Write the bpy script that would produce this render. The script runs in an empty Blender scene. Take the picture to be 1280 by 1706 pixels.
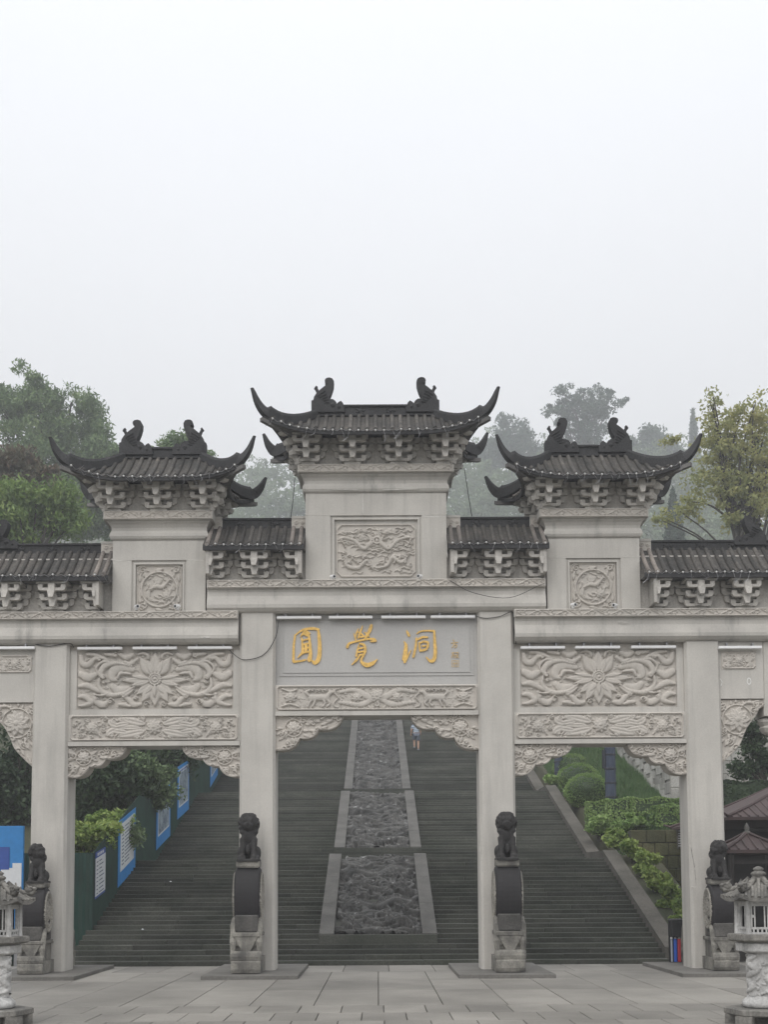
import bpy, math, random
import numpy as np
from math import sin, cos, pi, radians, sqrt, atan2
from mathutils import Vector

random.seed(7)
rng = np.random.default_rng(11)
SC = bpy.context.scene
COL = SC.collection

# ------------------------------------------------------------------ camera
FPX, PPX, PPY = 1940.0, 629.0, 1330.0        # focal length and principal point in photo pixels
PITCH = math.atan(148.0 / FPX)
ROLL = radians(0.3)
CAM = Vector((0.0, -31.8, 2.3))
cam = bpy.data.cameras.new('camera')
cam.sensor_fit = 'VERTICAL'; cam.sensor_height = 36.0; cam.sensor_width = 36.0
cam.lens = FPX / 1706.0 * 36.0
cam.shift_y = (PPY - 853.0) / 1706.0
cam.shift_x = (640.0 - PPX) / 1706.0
cam.clip_start = 0.1; cam.clip_end = 3000.0
camo = bpy.data.objects.new('camera', cam); COL.objects.link(camo)
camo.location = CAM
_f = Vector((0, cos(PITCH), sin(PITCH)))
from mathutils import Matrix
camo.rotation_euler = (Matrix.Rotation(ROLL, 3, _f) @ Matrix.Rotation(pi / 2 + PITCH, 3, 'X')).to_euler()
SC.camera = camo

# ------------------------------------------------------------------ sky, sun, exposure
world = bpy.data.worlds.new('World'); SC.world = world; world.use_nodes = True
nt = world.node_tree; nt.nodes.clear()
w_out = nt.nodes.new('ShaderNodeOutputWorld'); w_bg = nt.nodes.new('ShaderNodeBackground')
sky = nt.nodes.new('ShaderNodeTexSky'); sky.sky_type = 'NISHITA'; sky.sun_disc = False
SUN_EL, SUN_AZ = radians(48), radians(205)
sky.sun_elevation = SUN_EL; sky.sun_rotation = SUN_AZ; sky.dust_density = 4.0; sky.air_density = 1.0
hs = nt.nodes.new('ShaderNodeHueSaturation'); hs.inputs['Saturation'].default_value = 0.25; hs.inputs['Value'].default_value = 0.9
nt.links.new(sky.outputs[0], hs.inputs['Color'])
# overcast cloud layer: brighter overhead, paler to the horizon, the same all the way round
tc = nt.nodes.new('ShaderNodeTexCoord'); sep = nt.nodes.new('ShaderNodeSeparateXYZ')
nt.links.new(tc.outputs['Generated'], sep.inputs[0])
ramp = nt.nodes.new('ShaderNodeValToRGB')
ramp.color_ramp.elements[0].position = 0.0; ramp.color_ramp.elements[0].color = (0.45, 0.452, 0.462, 1)
ramp.color_ramp.elements[1].position = 1.0; ramp.color_ramp.elements[1].color = (1.0, 1.0, 1.0, 1)
for _p, _c in ((0.35, (0.63, 0.634, 0.65)), (0.6, (0.735, 0.752, 0.785))):
    e = ramp.color_ramp.elements.new(_p); e.color = (*_c, 1)
nt.links.new(sep.outputs['Z'], ramp.inputs[0])
cn = nt.nodes.new('ShaderNodeTexNoise'); cn.inputs['Scale'].default_value = 1.6; cn.inputs['Detail'].default_value = 3
nt.links.new(tc.outputs['Generated'], cn.inputs['Vector'])
cr = nt.nodes.new('ShaderNodeMapRange'); cr.inputs['To Min'].default_value = 0.95; cr.inputs['To Max'].default_value = 1.05
nt.links.new(cn.outputs['Fac'], cr.inputs['Value'])
cm = nt.nodes.new('ShaderNodeMixRGB'); cm.blend_type = 'MULTIPLY'; cm.inputs[0].default_value = 1
nt.links.new(ramp.outputs[0], cm.inputs[1]); nt.links.new(cr.outputs[0], cm.inputs[2])
cl = nt.nodes.new('ShaderNodeMixRGB'); cl.blend_type = 'MULTIPLY'; cl.inputs[0].default_value = 1
CLOUD = 16.2
cl.inputs[2].default_value = (CLOUD, CLOUD, CLOUD, 1); nt.links.new(cm.outputs[0], cl.inputs[1])
mixs = nt.nodes.new('ShaderNodeMixRGB'); mixs.inputs[0].default_value = 0.9
nt.links.new(hs.outputs[0], mixs.inputs[1]); nt.links.new(cl.outputs[0], mixs.inputs[2])
nt.links.new(mixs.outputs[0], w_bg.inputs['Color']); w_bg.inputs['Strength'].default_value = 0.1
nt.links.new(w_bg.outputs[0], w_out.inputs['Surface'])

sun = bpy.data.lights.new('sun', 'SUN'); sun.energy = 1.3; sun.angle = radians(50); sun.color = (1.0, 0.97, 0.93)
suno = bpy.data.objects.new('sun', sun); COL.objects.link(suno)
# sky.sun_rotation is measured from +Y clockwise: behind and to the left of the camera
sd = Vector((sin(SUN_AZ) * cos(SUN_EL), cos(SUN_AZ) * cos(SUN_EL), sin(SUN_EL)))
suno.rotation_euler = sd.to_track_quat('Z', 'Y').to_euler()

SC.view_settings.view_transform = 'Standard'; SC.view_settings.look = 'None'
SC.view_settings.exposure = 0.06; SC.view_settings.gamma = 1.0; SC.view_settings.use_curve_mapping = False
SC.cycles.use_denoising = True
SC.cycles.max_bounces = 5; SC.cycles.diffuse_bounces = 3; SC.cycles.glossy_bounces = 2
SC.cycles.transmission_bounces = 3; SC.cycles.transparent_max_bounces = 6; SC.cycles.volume_bounces = 1

# ------------------------------------------------------------------ measuring helper
def at(px, py, y, roll=False):
    """world X, Z of the photo pixel (px, py) on the vertical plane at depth y"""
    dx, dy = px - PPX, py - PPY
    if roll:
        dx, dy = dx * cos(ROLL) + dy * sin(ROLL), -dx * sin(ROLL) + dy * cos(ROLL)
    a, b = dx / FPX, -dy / FPX
    vy = cos(PITCH) - b * sin(PITCH); vz = sin(PITCH) + b * cos(PITCH)
    t = (y - CAM.y) / vy
    return t * a, CAM.z + t * vz
def zz(py, y=-0.5): return at(PPX, py, y)[1]
def xx(off, py, y=-0.5): return at(PPX + off, py, y)[0]

# ------------------------------------------------------------------ materials
MATS = {}
def _mat(name):
    m = bpy.data.materials.new(name); m.use_nodes = True
    n = m.node_tree; b = n.nodes['Principled BSDF']
    MATS[name] = m
    return m, n, b
def _noise(n, src, scale, detail=4, rough=0.6, mapping=None):
    if mapping:
        mp = n.nodes.new('ShaderNodeMapping'); mp.inputs['Scale'].default_value = mapping
        n.links.new(src, mp.inputs['Vector']); src = mp.outputs[0]
    t = n.nodes.new('ShaderNodeTexNoise'); t.inputs['Scale'].default_value = scale
    t.inputs['Detail'].default_value = detail; t.inputs['Roughness'].default_value = rough
    n.links.new(src, t.inputs['Vector'])
    return t.outputs['Fac']
def _ramp(n, src, p0, c0, p1, c1):
    r = n.nodes.new('ShaderNodeValToRGB')
    r.color_ramp.elements[0].position = p0; r.color_ramp.elements[0].color = (*c0, 1)
    r.color_ramp.elements[1].position = p1; r.color_ramp.elements[1].color = (*c1, 1)
    n.links.new(src, r.inputs[0]); return r.outputs[0]
def _mix(n, fac, a, b, mode='MIX'):
    m = n.nodes.new('ShaderNodeMixRGB'); m.blend_type = mode
    for i, v in enumerate((fac, a, b)):
        if hasattr(v, 'is_output'): n.links.new(v, m.inputs[i])
        elif i == 0: m.inputs[0].default_value = v
        else: m.inputs[i].default_value = (*v, 1)
    return m.outputs[0]
def stone(name, c, c2=None, var=0.16, rough=0.85, streak=0.0, streak_c=(0.08, 0.08, 0.075), patch=0.0,
          patch_c=(0.6, 0.58, 0.54), bump=0.25, bscale=30, big=0.7, local=False, spec=0.3, thr=0.55, rnd=0.0):
    m, n, b = _mat(name)
    g = n.nodes.new('ShaderNodeTexCoord').outputs['Object'] if local else n.nodes.new('ShaderNodeNewGeometry').outputs['Position']
    c2 = c2 or tuple(v * 0.72 for v in c)
    col = _ramp(n, _noise(n, g, big, 6), 0.35, c2, 0.62, c)
    fine = _ramp(n, _noise(n, g, 22, 4), 0.25, (1 - var * 1.6,) * 3, 0.75, (1 + var,) * 3)
    col = _mix(n, 1.0, col, fine, 'MULTIPLY')
    if streak:
        s = _ramp(n, _noise(n, g, 1.0, 5, 0.65, (2.2, 2.2, 0.16)), thr, (0, 0, 0), thr + 0.2, (streak,) * 3)
        col = _mix(n, s, col, streak_c)
    if patch:
        s = _ramp(n, _noise(n, g, 3.0, 6, 0.7), 0.6, (0, 0, 0), 0.68, (patch,) * 3)
        col = _mix(n, s, col, patch_c)
    if rnd:
        oi = n.nodes.new('ShaderNodeObjectInfo')
        col = _mix(n, 1.0, col, _ramp(n, oi.outputs['Random'], 0, (1 - rnd,) * 3, 1, (1 + rnd,) * 3), 'MULTIPLY')
    n.links.new(col, b.inputs['Base Color'])
    b.inputs['Roughness'].default_value = rough
    b.inputs['Specular IOR Level'].default_value = spec
    if bump:
        bp = n.nodes.new('ShaderNodeBump'); bp.inputs['Strength'].default_value = bump; bp.inputs['Distance'].default_value = 0.02
        n.links.new(_noise(n, g, bscale, 6, 0.65), bp.inputs['Height'])
        n.links.new(bp.outputs[0], b.inputs['Normal'])
    return m
def plain(name, c, rough=0.6, metal=0.0, var=0.1, scale=6):
    m, n, b = _mat(name)
    g = n.nodes.new('ShaderNodeNewGeometry').outputs['Position']
    col = _ramp(n, _noise(n, g, scale, 4), 0.3, tuple(v * (1 - var) for v in c), 0.7, tuple(min(1, v * (1 + var)) for v in c))
    n.links.new(col, b.inputs['Base Color'])
    b.inputs['Roughness'].default_value = rough; b.inputs['Metallic'].default_value = metal
    return m
def leafmat(name, cols, trans=0.25, rough=0.55):
    m, n, b = _mat(name)
    g = n.nodes.new('ShaderNodeNewGeometry')
    r = n.nodes.new('ShaderNodeValToRGB'); cr_ = r.color_ramp
    while len(cr_.elements) < len(cols): cr_.elements.new(0.5)
    for i, c in enumerate(cols):
        cr_.elements[i].position = i / (len(cols) - 1); cr_.elements[i].color = (*c, 1)
    big = _noise(n, g.outputs['Position'], 0.45, 3)
    mx = n.nodes.new('ShaderNodeMath'); mx.operation = 'MULTIPLY_ADD'
    n.links.new(g.outputs['Random Per Island'], mx.inputs[0]); mx.inputs[1].default_value = 0.55
    mm = n.nodes.new('ShaderNodeMath'); mm.operation = 'MULTIPLY_ADD'; mm.inputs[1].default_value = 1.5; mm.inputs[2].default_value = -0.5
    n.links.new(big, mm.inputs[0]); n.links.new(mm.outputs[0], mx.inputs[2])
    n.links.new(mx.outputs[0], r.inputs[0]); n.links.new(r.outputs[0], b.inputs['Base Color'])
    b.inputs['Roughness'].default_value = rough; b.inputs['Specular IOR Level'].default_value = 0.35
    t = n.nodes.new('ShaderNodeBsdfTranslucent'); n.links.new(r.outputs[0], t.inputs['Color'])
    ms = n.nodes.new('ShaderNodeMixShader'); ms.inputs[0].default_value = trans
    n.links.new(b.outputs[0], ms.inputs[1]); n.links.new(t.outputs[0], ms.inputs[2])
    n.links.new(ms.outputs[0], n.nodes['Material Output'].inputs['Surface'])
    return m

stone('stone', (0.54, 0.518, 0.478), (0.46, 0.441, 0.408), streak=0.5, streak_c=(0.3, 0.289, 0.27), thr=0.5, patch=0.2, patch_c=(0.56, 0.54, 0.5), var=0.05)
stone('beam_stone', (0.53, 0.507, 0.467), (0.41, 0.393, 0.365), streak=0.75, streak_c=(0.2, 0.193, 0.182), var=0.05, thr=0.54)
stone('carved', (0.53, 0.492, 0.444), (0.46, 0.433, 0.395), var=0.09, patch=0.25, patch_c=(0.5, 0.445, 0.405), big=0.5, streak=0.35, streak_c=(0.3, 0.285, 0.262), thr=0.52)
stone('plaque_stone', (0.46, 0.452, 0.435), (0.42, 0.412, 0.4), var=0.06, bump=0.1)
stone('bracket_stone', (0.54, 0.515, 0.475), (0.43, 0.41, 0.38), streak=0.45, streak_c=(0.11, 0.108, 0.105), var=0.15, thr=0.52)
stone('roof_dark', (0.105, 0.097, 0.088), (0.05, 0.049, 0.047), var=0.4, rough=0.85, patch=0.7, patch_c=(0.165, 0.145, 0.125), rnd=0.35, big=1.3, streak=0.45, streak_c=(0.035, 0.035, 0.036))
stone('roof_bare', (0.29, 0.255, 0.228), (0.13, 0.12, 0.112), var=0.2, streak=0.6, streak_c=(0.07, 0.068, 0.066), rnd=0.2)
stone('ridge_dark', (0.05, 0.05, 0.052), (0.032, 0.032, 0.034), var=0.3, rough=0.75, patch=0.35, patch_c=(0.11, 0.105, 0.1))
stone('crack_grey', (0.27, 0.26, 0.243), (0.36, 0.345, 0.32), var=0.25, big=5)
stone('smear', (0.68, 0.66, 0.62), var=0.1)
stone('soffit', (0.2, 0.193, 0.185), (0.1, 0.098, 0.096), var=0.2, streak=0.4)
stone('plaza_stone', (0.262, 0.248, 0.224), (0.175, 0.166, 0.15), var=0.1, rough=0.7, patch=0.16, patch_c=(0.31, 0.3, 0.28), rnd=0.16, big=0.33)
stone('joint', (0.1, 0.095, 0.086), var=0.2)
stone('plinth_stone', (0.17, 0.163, 0.15), (0.12, 0.115, 0.105), var=0.15, patch=0.3, patch_c=(0.24, 0.23, 0.21))
stone('step_stone', (0.074, 0.076, 0.064), (0.038, 0.043, 0.033), var=0.3, rough=0.7, patch=0.4, patch_c=(0.115, 0.113, 0.1), rnd=0.33, big=0.55, streak=0.4, streak_c=(0.03, 0.038, 0.024))
stone('kerb_stone', (0.135, 0.131, 0.122), (0.085, 0.083, 0.077), var=0.2, patch=0.3, patch_c=(0.17, 0.163, 0.152), big=1.2)
stone('dragon_stone', (0.12, 0.118, 0.112), (0.045, 0.045, 0.043), var=0.3, rough=0.55, patch=0.75, patch_c=(0.4, 0.4, 0.4), big=1.5, spec=0.35)
stone('side_kerb', (0.125, 0.115, 0.1), (0.075, 0.072, 0.06), var=0.25, patch=0.3, patch_c=(0.17, 0.15, 0.13), big=0.9, streak=0.3)
stone('drum_black', (0.022, 0.02, 0.022), (0.016, 0.015, 0.016), var=0.15, rough=0.65, streak=0.2, streak_c=(0.06, 0.058, 0.056), bump=0.1)
stone('lion_stone', (0.04, 0.038, 0.037), (0.022, 0.021, 0.021), var=0.4, rough=0.65, patch=0.5, patch_c=(0.17, 0.16, 0.15), big=2.0, local=True, bump=0.6, bscale=45)
stone('drum_base', (0.27, 0.258, 0.228), (0.08, 0.077, 0.072), var=0.2, streak=0.75, streak_c=(0.06, 0.058, 0.055), big=1.6, thr=0.5)
stone('cradle', (0.11, 0.105, 0.098), (0.055, 0.053, 0.05), var=0.25, streak=0.5, streak_c=(0.2, 0.19, 0.175), big=1.5)
stone('drum_side', (0.36, 0.34, 0.3), (0.2, 0.19, 0.17), var=0.25)
stone('lantern_white', (0.58, 0.575, 0.56), (0.36, 0.355, 0.345), var=0.18, streak=0.75, streak_c=(0.11, 0.108, 0.103), big=1.8, bump=0.5)
stone('lantern_grey', (0.235, 0.225, 0.205), (0.11, 0.107, 0.1), var=0.25, streak=0.6, streak_c=(0.05, 0.05, 0.047), patch=0.25, patch_c=(0.45, 0.44, 0.42), big=2.2, bump=0.5)
stone('mossy_block', (0.12, 0.115, 0.06), (0.06, 0.068, 0.03), var=0.3, streak=0.7, streak_c=(0.028, 0.034, 0.018), rnd=0.25, big=1.2, bump=0.6)
stone('wall_block', (0.47, 0.46, 0.43), (0.28, 0.275, 0.25), var=0.2, streak=0.7, streak_c=(0.13, 0.125, 0.11), rnd=0.28, bump=0.5)  # pale blocks with darker vertical streaks
stone('mortar', (0.3, 0.29, 0.26), var=0.2)
stone('earth', (0.075, 0.075, 0.045), (0.04, 0.048, 0.026), var=0.3, big=0.3)
stone('bark', (0.085, 0.075, 0.06), (0.045, 0.04, 0.034), var=0.35, streak=0.4, bump=0.8)
plain('gold', (0.70, 0.445, 0.12), 0.45, 0.25, 0.28, 14)
plain('gold_faded', (0.5, 0.37, 0.2), 0.6, 0.1, 0.2, 14)
plain('white_metal', (0.78, 0.78, 0.78), 0.4, 0.0, 0.05)
plain('white_paint', (0.72, 0.72, 0.7), 0.6, 0.0, 0.1)
plain('grey_metal', (0.3, 0.3, 0.31), 0.45, 0.6, 0.1)
plain('cable_black', (0.02, 0.02, 0.02), 0.6)
plain('glass_dark', (0.012, 0.012, 0.014), 0.15)
plain('bulb', (0.6, 0.6, 0.59), 0.25, 0.0, 0.15, 9)
plain('fence_green', (0.009, 0.04, 0.028), 0.45, 0.0, 0.4, 0.9)
plain('banner_blue', (0.025, 0.22, 0.55), 0.5, 0.0, 0.08)
plain('banner_navy', (0.03, 0.08, 0.33), 0.5, 0.0, 0.08)
plain('banner_white', (0.68, 0.7, 0.72), 0.5, 0.0, 0.06)
plain('print_dark', (0.1, 0.14, 0.2), 0.6, 0.0, 0.4, 3)
plain('lamp_blue', (0.035, 0.05, 0.085), 0.45, 0.0, 0.2, 3)
plain('lamp_band', (0.02, 0.024, 0.035), 0.4, 0.0, 0.2, 3)
plain('red_roof', (0.06, 0.036, 0.034), 0.65, 0.0, 0.25, 2.5)
plain('dark_wood', (0.022, 0.018, 0.016), 0.7, 0.0, 0.3, 3)
plain('black_plastic', (0.012, 0.012, 0.013), 0.5)
plain('tube_blue', (0.02, 0.1, 0.48), 0.4)
plain('tube_red', (0.42, 0.03, 0.045), 0.4)
plain('tube_grey', (0.33, 0.36, 0.4), 0.45)
plain('skin', (0.42, 0.26, 0.19), 0.6)
plain('hair', (0.015, 0.013, 0.012), 0.5)
plain('shorts', (0.14, 0.16, 0.2), 0.85)
plain('shoe', (0.3, 0.32, 0.34), 0.7)
leafmat('leaf_left', [(0.075, 0.125, 0.06), (0.12, 0.19, 0.085), (0.18, 0.265, 0.115), (0.27, 0.35, 0.15)])
leafmat('leaf_red', [(0.075, 0.085, 0.05), (0.13, 0.115, 0.075), (0.2, 0.13, 0.1)])
leafmat('leaf_lime', [(0.09, 0.16, 0.05), (0.17, 0.26, 0.075), (0.28, 0.36, 0.11)])
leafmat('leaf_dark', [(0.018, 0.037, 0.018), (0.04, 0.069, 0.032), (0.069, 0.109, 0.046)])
leafmat('leaf_overhang', [(0.05, 0.084, 0.041), (0.126, 0.185, 0.084), (0.252, 0.336, 0.168)])
leafmat('leaf_yellow', [(0.2, 0.24, 0.1), (0.36, 0.37, 0.15), (0.52, 0.48, 0.2)], 0.4)
leafmat('leaf_far', [(0.063, 0.098, 0.063), (0.105, 0.154, 0.084), (0.154, 0.21, 0.105)])
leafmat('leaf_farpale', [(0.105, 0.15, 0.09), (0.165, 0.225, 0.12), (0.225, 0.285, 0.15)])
leafmat('leaf_conifer', [(0.039, 0.067, 0.048), (0.063, 0.105, 0.07), (0.098, 0.14, 0.084)])
leafmat('leaf_hedge', [(0.1, 0.19, 0.055), (0.21, 0.32, 0.1), (0.35, 0.46, 0.18)])
leafmat('leaf_ivy', [(0.09, 0.17, 0.045), (0.22, 0.31, 0.08), (0.4, 0.47, 0.15)])
leafmat('grass', [(0.05, 0.11, 0.04), (0.09, 0.17, 0.06), (0.15, 0.22, 0.09)])
# striped shirt
_m, _n, _b = _mat('striped_shirt')
_g = _n.nodes.new('ShaderNodeTexCoord').outputs['Object']; _sx = _n.nodes.new('ShaderNodeSeparateXYZ'); _n.links.new(_g, _sx.inputs[0])
_w = _n.nodes.new('ShaderNodeMath'); _w.operation = 'PINGPONG'; _w.inputs[1].default_value = 0.055; _n.links.new(_sx.outputs['Z'], _w.inputs[0])
_n.links.new(_ramp(_n, _w.outputs[0], 0.024, (0.1, 0.15, 0.23), 0.030, (0.5, 0.55, 0.6)), _b.inputs['Base Color']); _b.inputs['Roughness'].default_value = 0.9

# ------------------------------------------------------------------ object helpers
def link(name, me, mat, parent=None, loc=(0, 0, 0), rot=(0, 0, 0), scale=(1, 1, 1)):
    o = bpy.data.objects.new(name, me); COL.objects.link(o)
    if mat and not me.materials: me.materials.append(MATS[mat])
    o.location = loc; o.rotation_euler = rot; o.scale = scale
    if parent: o.parent = parent
    return o
def tag(o, label=None, cat=None, group=None, kind=None):
    if label: o['label'] = label
    if cat: o['category'] = cat
    if group: o['group'] = group
    if kind: o['kind'] = kind
    return o
def thing(name, label, cat, loc=(0, 0, 0), rz=0.0, group=None):
    o = bpy.data.objects.new(name, None); COL.objects.link(o); o.location = loc; o.rotation_euler = (0, 0, rz)
    o.empty_display_size = 0.2
    return tag(o, label, cat, group)
def sub(name, parent, loc=(0, 0, 0), rot=(0, 0, 0), scale=(1, 1, 1)):
    o = bpy.data.objects.new(name, None); COL.objects.link(o); o.parent = parent; o.location = loc; o.rotation_euler = rot; o.scale = scale
    return o
def copy_tree(o, parent=None):
    c = o.copy(); COL.objects.link(c); c.parent = parent
    for ch in list(o.children): copy_tree(ch, c)
    return c

class MB:
    def __init__(s): s.v = []; s.f = []
    def add(s, vs, fs):
        k = len(s.v); s.v += [tuple(p) for p in vs]; s.f += [tuple(i + k for i in f) for f in fs]; return s
    def box(s, x0, x1, y0, y1, z0, z1):
        return s.add([(x0,y0,z0),(x1,y0,z0),(x1,y1,z0),(x0,y1,z0),(x0,y0,z1),(x1,y0,z1),(x1,y1,z1),(x0,y1,z1)],
                     [(0,3,2,1),(4,5,6,7),(0,1,5,4),(1,2,6,5),(2,3,7,6),(3,0,4,7)])
    def cbox(s, x0, x1, y0, y1, z0, z1, c=0.02):
        """box with all edges chamfered"""
        vs = []
        for i in range(3):
            for sx in (0, 1):
                for sy in (0, 1):
                    for sz in (0, 1):
                        p = [x1 - c if sx else x0 + c, y1 - c if sy else y0 + c, z1 - c if sz else z0 + c]
                        p[i] = ((x0, x1), (y0, y1), (z0, z1))[i][(sx, sy, sz)[i]]
                        vs.append(tuple(p))
        I = lambda a, sx, sy, sz: a * 8 + sx * 4 + sy * 2 + sz
        fs = []
        for d in (0, 1):
            fs.append([I(0,d,0,0), I(0,d,1,0), I(0,d,1,1), I(0,d,0,1)][::1 if d else -1])
            fs.append([I(1,0,d,0), I(1,0,d,1), I(1,1,d,1), I(1,1,d,0)][::1 if d else -1])
            fs.append([I(2,0,0,d), I(2,1,0,d), I(2,1,1,d), I(2,0,1,d)][::1 if d else -1])
        for a in (0, 1):
            for b in (0, 1):
                fs.append([I(0,a,b,0), I(0,a,b,1), I(1,a,b,1), I(1,a,b,0)][::-1 if a == b else 1])
                fs.append([I(0,a,0,b), I(0,a,1,b), I(2,a,1,b), I(2,a,0,b)][::1 if a == b else -1])
                fs.append([I(1,0,a,b), I(1,1,a,b), I(2,1,a,b), I(2,0,a,b)][::-1 if a == b else 1])
        for sx in (0, 1):
            for sy in (0, 1):
                for sz in (0, 1):
                    t = [I(0,sx,sy,sz), I(1,sx,sy,sz), I(2,sx,sy,sz)]
                    fs.append(t if (sx + sy + sz) % 2 else t[::-1])
        return s.add(vs, fs)
    def prism(s, poly, a0, a1, axis='y', cap=True):
        """polygon extruded along an axis; poly is (x,z) for y, (y,z) for x, (x,y) for z"""
        n = len(poly)
        def P(p, a): return (p[0], a, p[1]) if axis == 'y' else (a, p[0], p[1]) if axis == 'x' else (p[0], p[1], a)
        vs = [P(p, a0) for p in poly] + [P(p, a1) for p in poly]
        fs = [(i, (i + 1) % n, n + (i + 1) % n, n + i) for i in range(n)]
        if cap: fs += [tuple(range(n))[::-1], tuple(range(n, 2 * n))]
        return s.add(vs, fs)
    def lathe(s, prof, c=(0, 0, 0), n=16, axis='z', cap=True, ph=0.0):
        """profile of (radius, height)"""
        vs = []
        for r, h in prof:
            for k in range(n):
                t = ph + 2 * pi * k / n
                a, b = r * cos(t), r * sin(t)
                vs.append((c[0]+a, c[1]+b, c[2]+h) if axis == 'z' else (c[0]+h, c[1]+a, c[2]+b) if axis == 'x' else (c[0]+a, c[1]+h, c[2]+b))
        m = len(prof)
        fs = [(i*n+k, i*n+(k+1) % n, (i+1)*n+(k+1) % n, (i+1)*n+k) for i in range(m-1) for k in range(n)]
        if cap: fs += [tuple(range(n))[::-1], tuple(range((m-1)*n, m*n))]
        return s.add(vs, fs)
    def tube(s, pts, r, n=6, cap=True):
        pts = [Vector(p) for p in pts]; m = len(pts)
        rs = r if hasattr(r, '__len__') else [r] * m
        vs = []; up = Vector((0.13, 0.21, 1)).normalized()
        for i, p in enumerate(pts):
            t = (pts[min(i+1, m-1)] - pts[max(i-1, 0)]).normalized()
            a = t.cross(up)
            if a.length < 1e-3: a = t.cross(Vector((1, 0, 0)))
            a.normalize(); b = a.cross(t)
            for k in range(n):
                q = 2 * pi * k / n
                vs.append(p + (a * cos(q) + b * sin(q)) * rs[i])
        fs = [(i*n+k, i*n+(k+1) % n, (i+1)*n+(k+1) % n, (i+1)*n+k) for i in range(m-1) for k in range(n)]
        if cap: fs += [tuple(range(n)), tuple(range((m-1)*n, m*n))[::-1]]
        return s.add(vs, fs)
    def sweep(s, rings, cap=True, closed=True):
        n = len(rings[0]); vs = [p for r in rings for p in r]
        fs = []
        for i in range(len(rings) - 1):
            for k in range(n if closed else n - 1):
                fs.append((i*n+k, i*n+(k+1) % n, (i+1)*n+(k+1) % n, (i+1)*n+k))
        if cap: fs += [tuple(range(n))[::-1], tuple(range((len(rings)-1)*n, len(rings)*n))]
        return s.add(vs, fs)
    def ell(s, c, r, n=12, m=8, rot=None):
        vs = []
        for i in range(1, m):
            t = pi * i / m
            for k in range(n):
                q = 2 * pi * k / n
                v = Vector((r[0]*sin(t)*cos(q), r[1]*sin(t)*sin(q), r[2]*cos(t)))
                if rot: v = rot @ v
                vs.append((c[0]+v.x, c[1]+v.y, c[2]+v.z))
        tp = Vector((0, 0, r[2])); bt = -tp
        if rot: tp = rot @ tp; bt = rot @ bt
        vs += [(c[0]+tp.x, c[1]+tp.y, c[2]+tp.z), (c[0]+bt.x, c[1]+bt.y, c[2]+bt.z)]
        T, B = len(vs) - 2, len(vs) - 1
        fs = [(i*n+k, (i+1)*n+k, (i+1)*n+(k+1) % n, i*n+(k+1) % n) for i in range(m-2) for k in range(n)]
        fs += [(T, k, (k+1) % n) for k in range(n)] + [(B, (m-2)*n+(k+1) % n, (m-2)*n+k) for k in range(n)]
        return s.add(vs, fs)
    def mesh(s, name, smooth=False):
        me = bpy.data.meshes.new(name); me.from_pydata(s.v, [], s.f)
        if smooth: me.polygons.foreach_set('use_smooth', [True] * len(me.polygons))
        me.update(); return me
    def build(s, name, mat, parent=None, smooth=False, loc=(0,0,0), rot=(0,0,0), scale=(1,1,1)):
        return link(name, s.mesh(name, smooth), mat, parent, loc, rot, scale)

def npmesh(name, V, F, smooth=False):
    """mesh from numpy arrays of vertices and equal-sized faces"""
    me = bpy.data.meshes.new(name); k = F.shape[1]
    me.vertices.add(len(V)); me.vertices.foreach_set('co', np.ascontiguousarray(V, np.float32).ravel())
    me.loops.add(F.size); me.loops.foreach_set('vertex_index', np.ascontiguousarray(F, np.int32).ravel())
    me.polygons.add(len(F)); me.polygons.foreach_set('loop_start', np.arange(0, F.size, k, dtype=np.int32))
    if smooth: me.polygons.foreach_set('use_smooth', np.ones(len(F), bool))
    me.update(calc_edges=True); me.validate(); return me

def remeshed(mb, name, voxel, smooth_iter=2):
    """join overlapping solids into one continuous skin"""
    me = mb.mesh(name + '_raw'); o = bpy.data.objects.new('tmp', me); COL.objects.link(o)
    r = o.modifiers.new('r', 'REMESH'); r.mode = 'VOXEL'; r.voxel_size = voxel
    if smooth_iter:
        sm = o.modifiers.new('s', 'SMOOTH'); sm.iterations = smooth_iter; sm.factor = 0.5
    dg = bpy.context.evaluated_depsgraph_get()
    out = bpy.data.meshes.new_from_object(o.evaluated_get(dg)); out.name = name
    out.polygons.foreach_set('use_smooth', [True] * len(out.polygons))
    bpy.data.objects.remove(o); bpy.data.meshes.remove(me)
    return out

def smooth_path(pts, k=8):
    """Catmull-Rom through points of any dimension"""
    P = np.array(pts, float)
    if len(P) < 3: return np.array([P[0] + (P[-1] - P[0]) * t for t in np.linspace(0, 1, k + 1)])
    Q = np.vstack([2*P[0]-P[1], P, 2*P[-1]-P[-2]]); out = []
    for i in range(1, len(Q) - 2):
        for t in np.linspace(0, 1, k, endpoint=False):
            a, b, c, d = Q[i-1], Q[i], Q[i+1], Q[i+2]
            out.append(0.5*((2*b)+(-a+c)*t+(2*a-5*b+4*c-d)*t*t+(-a+3*b-3*c+d)*t**3))
    out.append(P[-1]); return np.array(out)

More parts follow.
